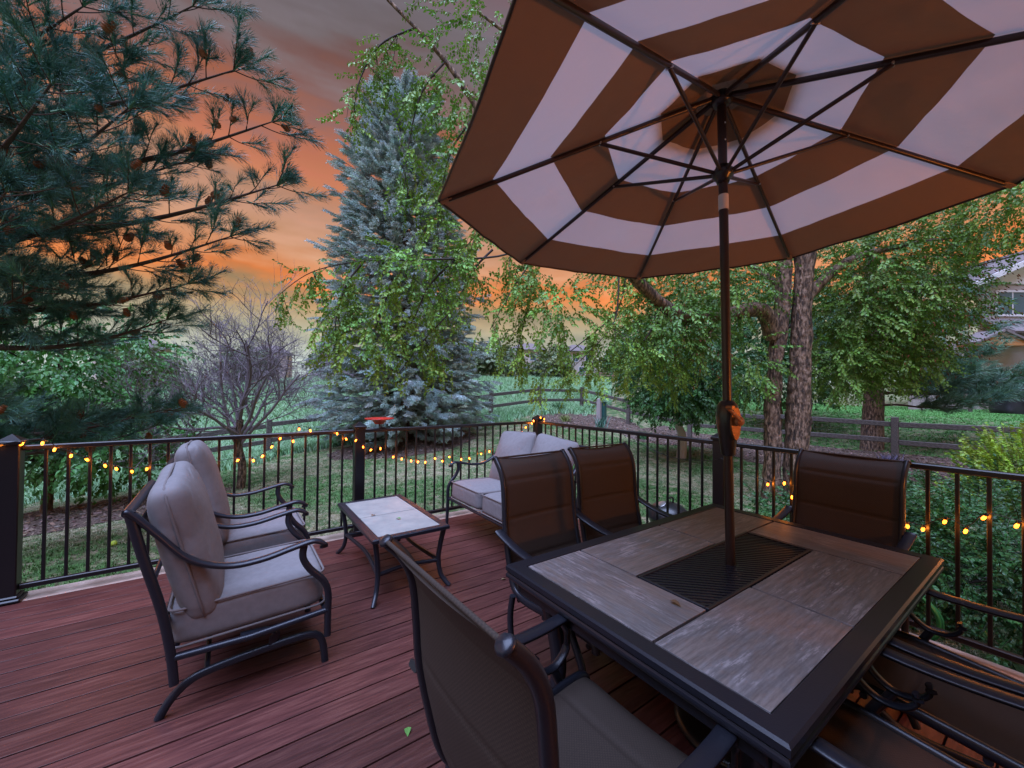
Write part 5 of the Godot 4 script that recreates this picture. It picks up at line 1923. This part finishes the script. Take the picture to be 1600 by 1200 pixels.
func make_trees() -> void:
	make_spruce()
	print("spruce")
	make_bare_tree()
	print("bare")
	make_birch()
	print("birch")
	var lobed: Array = [sprig(601, 0.3, 14, 0.075, true, 0.2), sprig(602, 0.3, 14, 0.075, true, 0.3), sprig(603, 0.26, 12, 0.08, true, 0.2)]
	var b := Vector3(-2.9, gh(-2.9, -11.6), -11.6)
	make_broadleaf("bright green leafy tree behind the pine beside the fence", "leafy_tree", b, 0.9, 0.1, [[Vector3(0.2, 2.9, 0.2), Vector3(2.1, 1.3, 1.5), 700], [Vector3(0.9, 1.5, 0.5), Vector3(1.4, 1.0, 1.2), 380], [Vector3(-1.2, 2.0, 0.4), Vector3(1.5, 1.5, 1.2), 380]], Color(0.1, 0.3, 0.07), 0.4, lobed, M.bark, 0.9, 1.5, 611)
	b = Vector3(10.16, gh(10.16, -6.3), -6.3)
	make_broadleaf("dense round crowned tree with pale thin trunk on the lawn before the fence", "crabapple_tree", b, 1.2, 0.14, [[Vector3(-0.2, 2.6, -0.2), Vector3(1.75, 1.35, 1.5), 900], [Vector3(-0.5, 1.75, 0.2), Vector3(1.4, 0.75, 1.2), 420], [Vector3(0.9, 2.3, 0.4), Vector3(1.2, 1.1, 1.1), 380]], Color(0.055, 0.17, 0.04), 0.35, lobed, plain(0.5, 0.45, 0.44, 0.8), 0.8, 1.3, 621)
	print("broad")
	make_pine("big dark pine with long needles and brown cones reaching over the railing", Vector3(-3.7, gh(-3.7, -8.6), -8.6), 9.5, 0.22,
		[Vector3(0.34, 4.55, -5.34), Vector3(0.4, 3.82, -5.31), Vector3(-0.03, 3.22, -5.62), Vector3(-0.45, 2.75, -6.3), Vector3(-0.03, 5.06, -5.47), Vector3(-0.4, 5.59, -5.48), Vector3(-1.27, 5.29, -5.73), Vector3(-0.67, 2.32, -6.58), Vector3(-0.74, 1.17, -7.14), Vector3(-1.49, 1.01, -7.43), Vector3(-1.68, 3.23, -5.56), Vector3(-0.87, 3.43, -5.48), Vector3(-0.84, 4.13, -5.2), Vector3(-1.29, 4.06, -5.03), Vector3(-1.67, 2.51, -6.3), Vector3(-2.3, 1.2, -6.6), Vector3(-2.6, 2.2, -6.2), Vector3(-2.5, 3.6, -5.6), Vector3(-2.2, 4.8, -5.4), Vector3(-1.0, 4.9, -5.9), Vector3(-0.5, 4.2, -6.2), Vector3(-0.9, 0.9, -7.6), Vector3(-2.0, 6.0, -6.2)],
		[[Vector3(-2.3, 4.3, -6.5), Vector3(1.1, 1.7, 1.0), 260], [Vector3(-2.2, 2.6, -7.0), Vector3(0.9, 0.8, 0.8), 110]], 701, 84, 1.05, 1.5, 160, Color(0.085, 0.24, 0.2))
	print("pine")
	make_pine("pine with thick scaly trunk in the mulch beyond the fence near the neighbour house", Vector3(15.9, gh(15.9, -3.6), -3.6), 8.0, 0.3,
		[Vector3(17.6, 2.6, -1.6), Vector3(14.3, 2.6, -2.4), Vector3(15.0, 2.0, -1.6), Vector3(16.8, 2.0, -0.9), Vector3(14.6, 3.2, -4.6), Vector3(17.0, 3.6, -2.0), Vector3(15.4, 1.7, -2.0), Vector3(17.8, 1.8, -1.4), Vector3(14.0, 3.6, -3.2), Vector3(16.4, 1.4, -1.2)],
		[[Vector3(16.2, 3.6, -3.0), Vector3(2.2, 1.8, 2.0), 350]] , 751, 60, 1.5, 2.3, 40, Color(0.11, 0.23, 0.15))
	print("pine2")
	var fine: Array = [sprig(631, 0.2, 26, 0.03, false, 0.1), sprig(632, 0.18, 26, 0.028, false, 0.15)]
	shrub("low dark green evergreen shrub right outside the railing panel by the table end", Vector3(5.0, gh(5.0, -1.0), -1.0), [[Vector3(0.0, 0.55, -0.3), Vector3(1.1, 0.5, 0.8), 900], [Vector3(0.3, 0.5, 0.6), Vector3(1.1, 0.55, 0.8), 900]], fine, Color(0.035, 0.13, 0.03), 0.8, 1.4, 641, -0.2)
	shrub("dark green evergreen shrub further along the railing behind the hose", Vector3(5.0, gh(5.0, 0.6), 0.6), [[Vector3(-0.2, 0.4, 0.0), Vector3(1.0, 0.55, 0.9), 700]], fine, Color(0.03, 0.1, 0.025), 0.8, 1.4, 642, -0.2)
	shrub("dark green spreading shrub beyond the railing below the lime bush", Vector3(7.0, gh(7.0, -0.6), -0.6), [[Vector3(0.0, 0.55, 0.0), Vector3(1.3, 0.5, 1.0), 700]], fine, Color(0.035, 0.12, 0.03), 0.9, 1.6, 643, -0.2)
	var lime: Array = [sprig(651, 0.26, 20, 0.045, false, -0.1), sprig(652, 0.24, 20, 0.042, false, -0.15)]
	shrub("bright lime green bush rising above the railing in front of the neighbour house", Vector3(9.2, gh(9.2, -0.5), -0.5), [[Vector3(0.1, 0.75, 0.1), Vector3(0.5, 0.55, 0.55), 380], [Vector3(0.3, 0.55, 0.6), Vector3(0.6, 0.5, 0.5), 300], [Vector3(0.1, 0.4, -0.25), Vector3(0.45, 0.4, 0.4), 160]], lime, Color(0.3, 0.46, 0.05), 0.9, 1.5, 644, -0.8)
	# bushes and trees far over the meadow
	var far: Array = [sprig(661, 0.3, 12, 0.11, false, 0.1), sprig(662, 0.3, 12, 0.1, false, 0.2)]
	for q: Array in [
		[30.0, -47.0, 3.0, 2.4, "round olive green tree beside the distant stucco house"], [47.0, -55.0, 3.6, 2.6, "olive tree to the other side of the distant stucco house"], [39.0, -46.0, 2.2, 1.5, "low olive bush before the distant house at the far fence"],
		[55.0, -45.0, 3.5, 2.6, "grey green tree on the far meadow near the cream house"], [-22.0, -58.0, 3.0, 2.6, "grey green tree far behind the leafy tree and pine"], [-9.0, -66.0, 3.6, 2.8, "round green tree on the far meadow behind the pine tips"], [2.0, -72.0, 3.2, 2.6, "distant green tree behind the bare tree crown"], [14.0, -70.0, 3.6, 2.6, "distant green tree hidden behind the blue spruce"], [24.0, -66.0, 3.0, 2.2, "distant grey green tree right of the blue spruce"],
	]:
		var x: float = q[0]
		var z: float = q[1]
		var r: float = q[2]
		make_broadleaf(q[4], "meadow_tree", Vector3(x, gh(x, z), z), 1.0, 0.2, [[Vector3(0, q[3], 0), Vector3(r * 0.85, float(q[3]), r * 0.85), 260]], Color(0.14, 0.19, 0.09), 0.1, far, M.bark, 4.0, 7.0, int(x * 3.0) + 800)
	# a second row of leafy trees beyond the right hand fence
	make_broadleaf("tall leafy tree in the neighbour yard filling the gap behind the birch", "maple_tree", Vector3(17.5, gh(17.5, -6.8), -6.8), 2.0, 0.2, [[Vector3(0, 4.2, 0), Vector3(2.6, 2.2, 2.4), 650], [Vector3(-0.5, 2.2, 0.6), Vector3(2.2, 1.2, 2.0), 350]], Color(0.06, 0.17, 0.05), 0.3, lobed, M.bark, 1.4, 2.2, 631)
	make_broadleaf("leafy tree in the neighbour yard past the fence corner behind the crabapple", "maple_tree", Vector3(18.0, gh(18.0, -12.0), -12.0), 1.8, 0.18, [[Vector3(0, 3.0, 0), Vector3(2.4, 1.9, 2.2), 600]], Color(0.09, 0.2, 0.055), 0.3, lobed, M.bark, 1.4, 2.2, 633)
	clump("ornamental_grass", "dark green round grass clump in the bed behind the crabapple trunk", 11.9, -8.8, 16, 0.5, 0.012, 0.7, Color(0.04, 0.14, 0.03), 671)
	clump("iris_plant", "blue green iris leaves beside the utility pedestal", 11.7, -10.6, 9, 0.6, 0.022, 0.35, Color(0.09, 0.2, 0.14), 672)
	clump("daylily_plant", "yellow green daylily clump at the fence corner bed", 10.9, -11.8, 14, 0.45, 0.018, 1.0, Color(0.2, 0.24, 0.06), 673)
	clump("lavender_plant", "purple tinged lavender clump in the mulch in front of the fence post", 13.0, -2.6, 16, 0.45, 0.012, 0.5, Color(0.13, 0.1, 0.2), 674)
	clump("young_plant", "low leafy weed clump at the foot of the fence post", 12.1, -13.6, 16, 0.7, 0.02, 0.9, Color(0.05, 0.13, 0.04), 675)

# ---------------------------------------------------------------- sky
func make_sky() -> Sky:
	var w := 2048
	var h := 1024
	var n1 := FastNoiseLite.new()
	n1.seed = 5
	n1.frequency = 1.0
	n1.fractal_octaves = 6
	var n2 := FastNoiseLite.new()
	n2.seed = 15
	n2.frequency = 1.0
	n2.fractal_octaves = 7
	n2.fractal_gain = 0.58
	var g := Gradient.new()
	# elevation in degrees over 90
	var st := [[0.0, 186, 206, 206], [4.0, 192, 202, 194], [8.0, 180, 172, 146], [10.5, 186, 156, 118], [13.0, 240, 140, 80], [15.0, 226, 150, 104], [18.5, 206, 154, 122], [22.0, 194, 146, 122], [26.0, 198, 128, 94], [30.0, 180, 110, 86], [33.0, 138, 100, 96], [37.0, 124, 112, 116], [42.0, 120, 112, 120], [46.0, 128, 96, 104], [54.0, 122, 110, 128], [70.0, 128, 124, 150], [90.0, 128, 128, 158]]
	var offs := PackedFloat32Array()
	var cols := PackedColorArray()
	for s: Array in st:
		offs.append(s[0] / 90.0)
		cols.append(Color8(s[1], s[2], s[3]))
	g.offsets = offs
	g.colors = cols
	var lut: Array = []
	for i in 1025:
		lut.append(g.sample(i / 1024.0))
	var im := Image.create(w, h, false, Image.FORMAT_RGB8)
	for y in h / 2 + 8:
		var el := 90.0 - 180.0 * (y + 0.5) / h
		var ce := cos(deg_to_rad(el))
		var se := sin(deg_to_rad(el))
		for x in w:
			var az := TAU * (x + 0.5) / w
			var d := Vector3(cos(az) * ce, se, sin(az) * ce)
			# cloud layer seen in perspective: long thin bands near the horizon
			var k := 1.0 / (maxf(d.y, 0.0) + 0.22)
			var a := n1.get_noise_3d(d.x * k * 1.1, d.z * k * 1.1, 3.0)
			var b := n2.get_noise_3d(d.x * k * 1.6 + 9.0, d.y * 16.0, d.z * k * 1.6)
			var e := clampf(el + (a * 5.0 + b * 6.0) * smoothstep(2.0, 24.0, el), 0.0, 90.0)
			var c: Color = lut[int(e / 90.0 * 1024.0)]
			var br := 1.0 + 0.22 * b + 0.1 * a
			im.set_pixel(x, y, Color(c.r * br, c.g * br, c.b * br))
	var low: Color = Color8(110, 125, 115)
	im.fill_rect(Rect2i(0, h / 2 + 8, w, h / 2 - 8), low)
	var m := PanoramaSkyMaterial.new()
	m.panorama = ImageTexture.create_from_image(im)
	m.energy_multiplier = 0.58
	var s := Sky.new()
	s.sky_material = m
	return s

# ---------------------------------------------------------------- build
func _ready() -> void:
	# camera, sky, sun, exposure
	var cam := Camera3D.new()
	cam.name = "camera"
	cam.fov = 87.84
	cam.near = 0.05
	cam.far = 1500.0
	add_child(cam)
	cam.transform = Transform3D(Basis(Vector3(0.81682, 0.0099, 0.5768), Vector3(-0.01604, 0.99986, 0.00556), Vector3(-0.57666, -0.01379, 0.81687)).orthonormalized(), Vector3(0, 1.49, 0))
	cam.current = true
	var env := Environment.new()
	env.background_mode = Environment.BG_SKY
	env.sky = make_sky()
	env.tonemap_mode = Environment.TONE_MAPPER_LINEAR
	env.tonemap_exposure = 1.7
	env.sdfgi_enabled = true
	env.ssao_enabled = true
	env.ssil_enabled = true
	var we := WorldEnvironment.new()
	we.name = "world_environment"
	we.environment = env
	add_child(we)
	var sun := DirectionalLight3D.new()
	sun.name = "sun"
	sun.light_color = Color(0.74, 0.81, 1.0)
	sun.light_energy = 1.6
	sun.light_angular_distance = 62.0
	sun.shadow_enabled = true
	add_child(sun)
	sun.look_at_from_position(Vector3(-3, 10, 1.5), Vector3.ZERO)
	make_materials()
	print("materials")
	# setting
	make_ground()
	make_deck()
	make_house()
	make_railings()
	var left: Array = []
	for i in 9:
		left.append(Vector2(-6.9 + i * 2.62, -14.0))
	rail_fence(left, "weathered rail fence with wire mesh running behind the blue spruce and bare tree", 71)
	var right: Array = []
	for i in 7:
		right.append(Vector2(14.06, -14.0 + i * 2.82))
	rail_fence(right, "weathered rail fence along the mulch bed behind the birch trunks", 72)
	make_buildings()
	print("structure")
	make_grass()
	print("grass")
	# objects
	make_lounge()
	make_coffee_table()
	make_dining_table()
	make_chairs()
	make_umbrella()
	print("furniture")
	make_lights()
	make_small_things()
	make_trees()
	print("done")
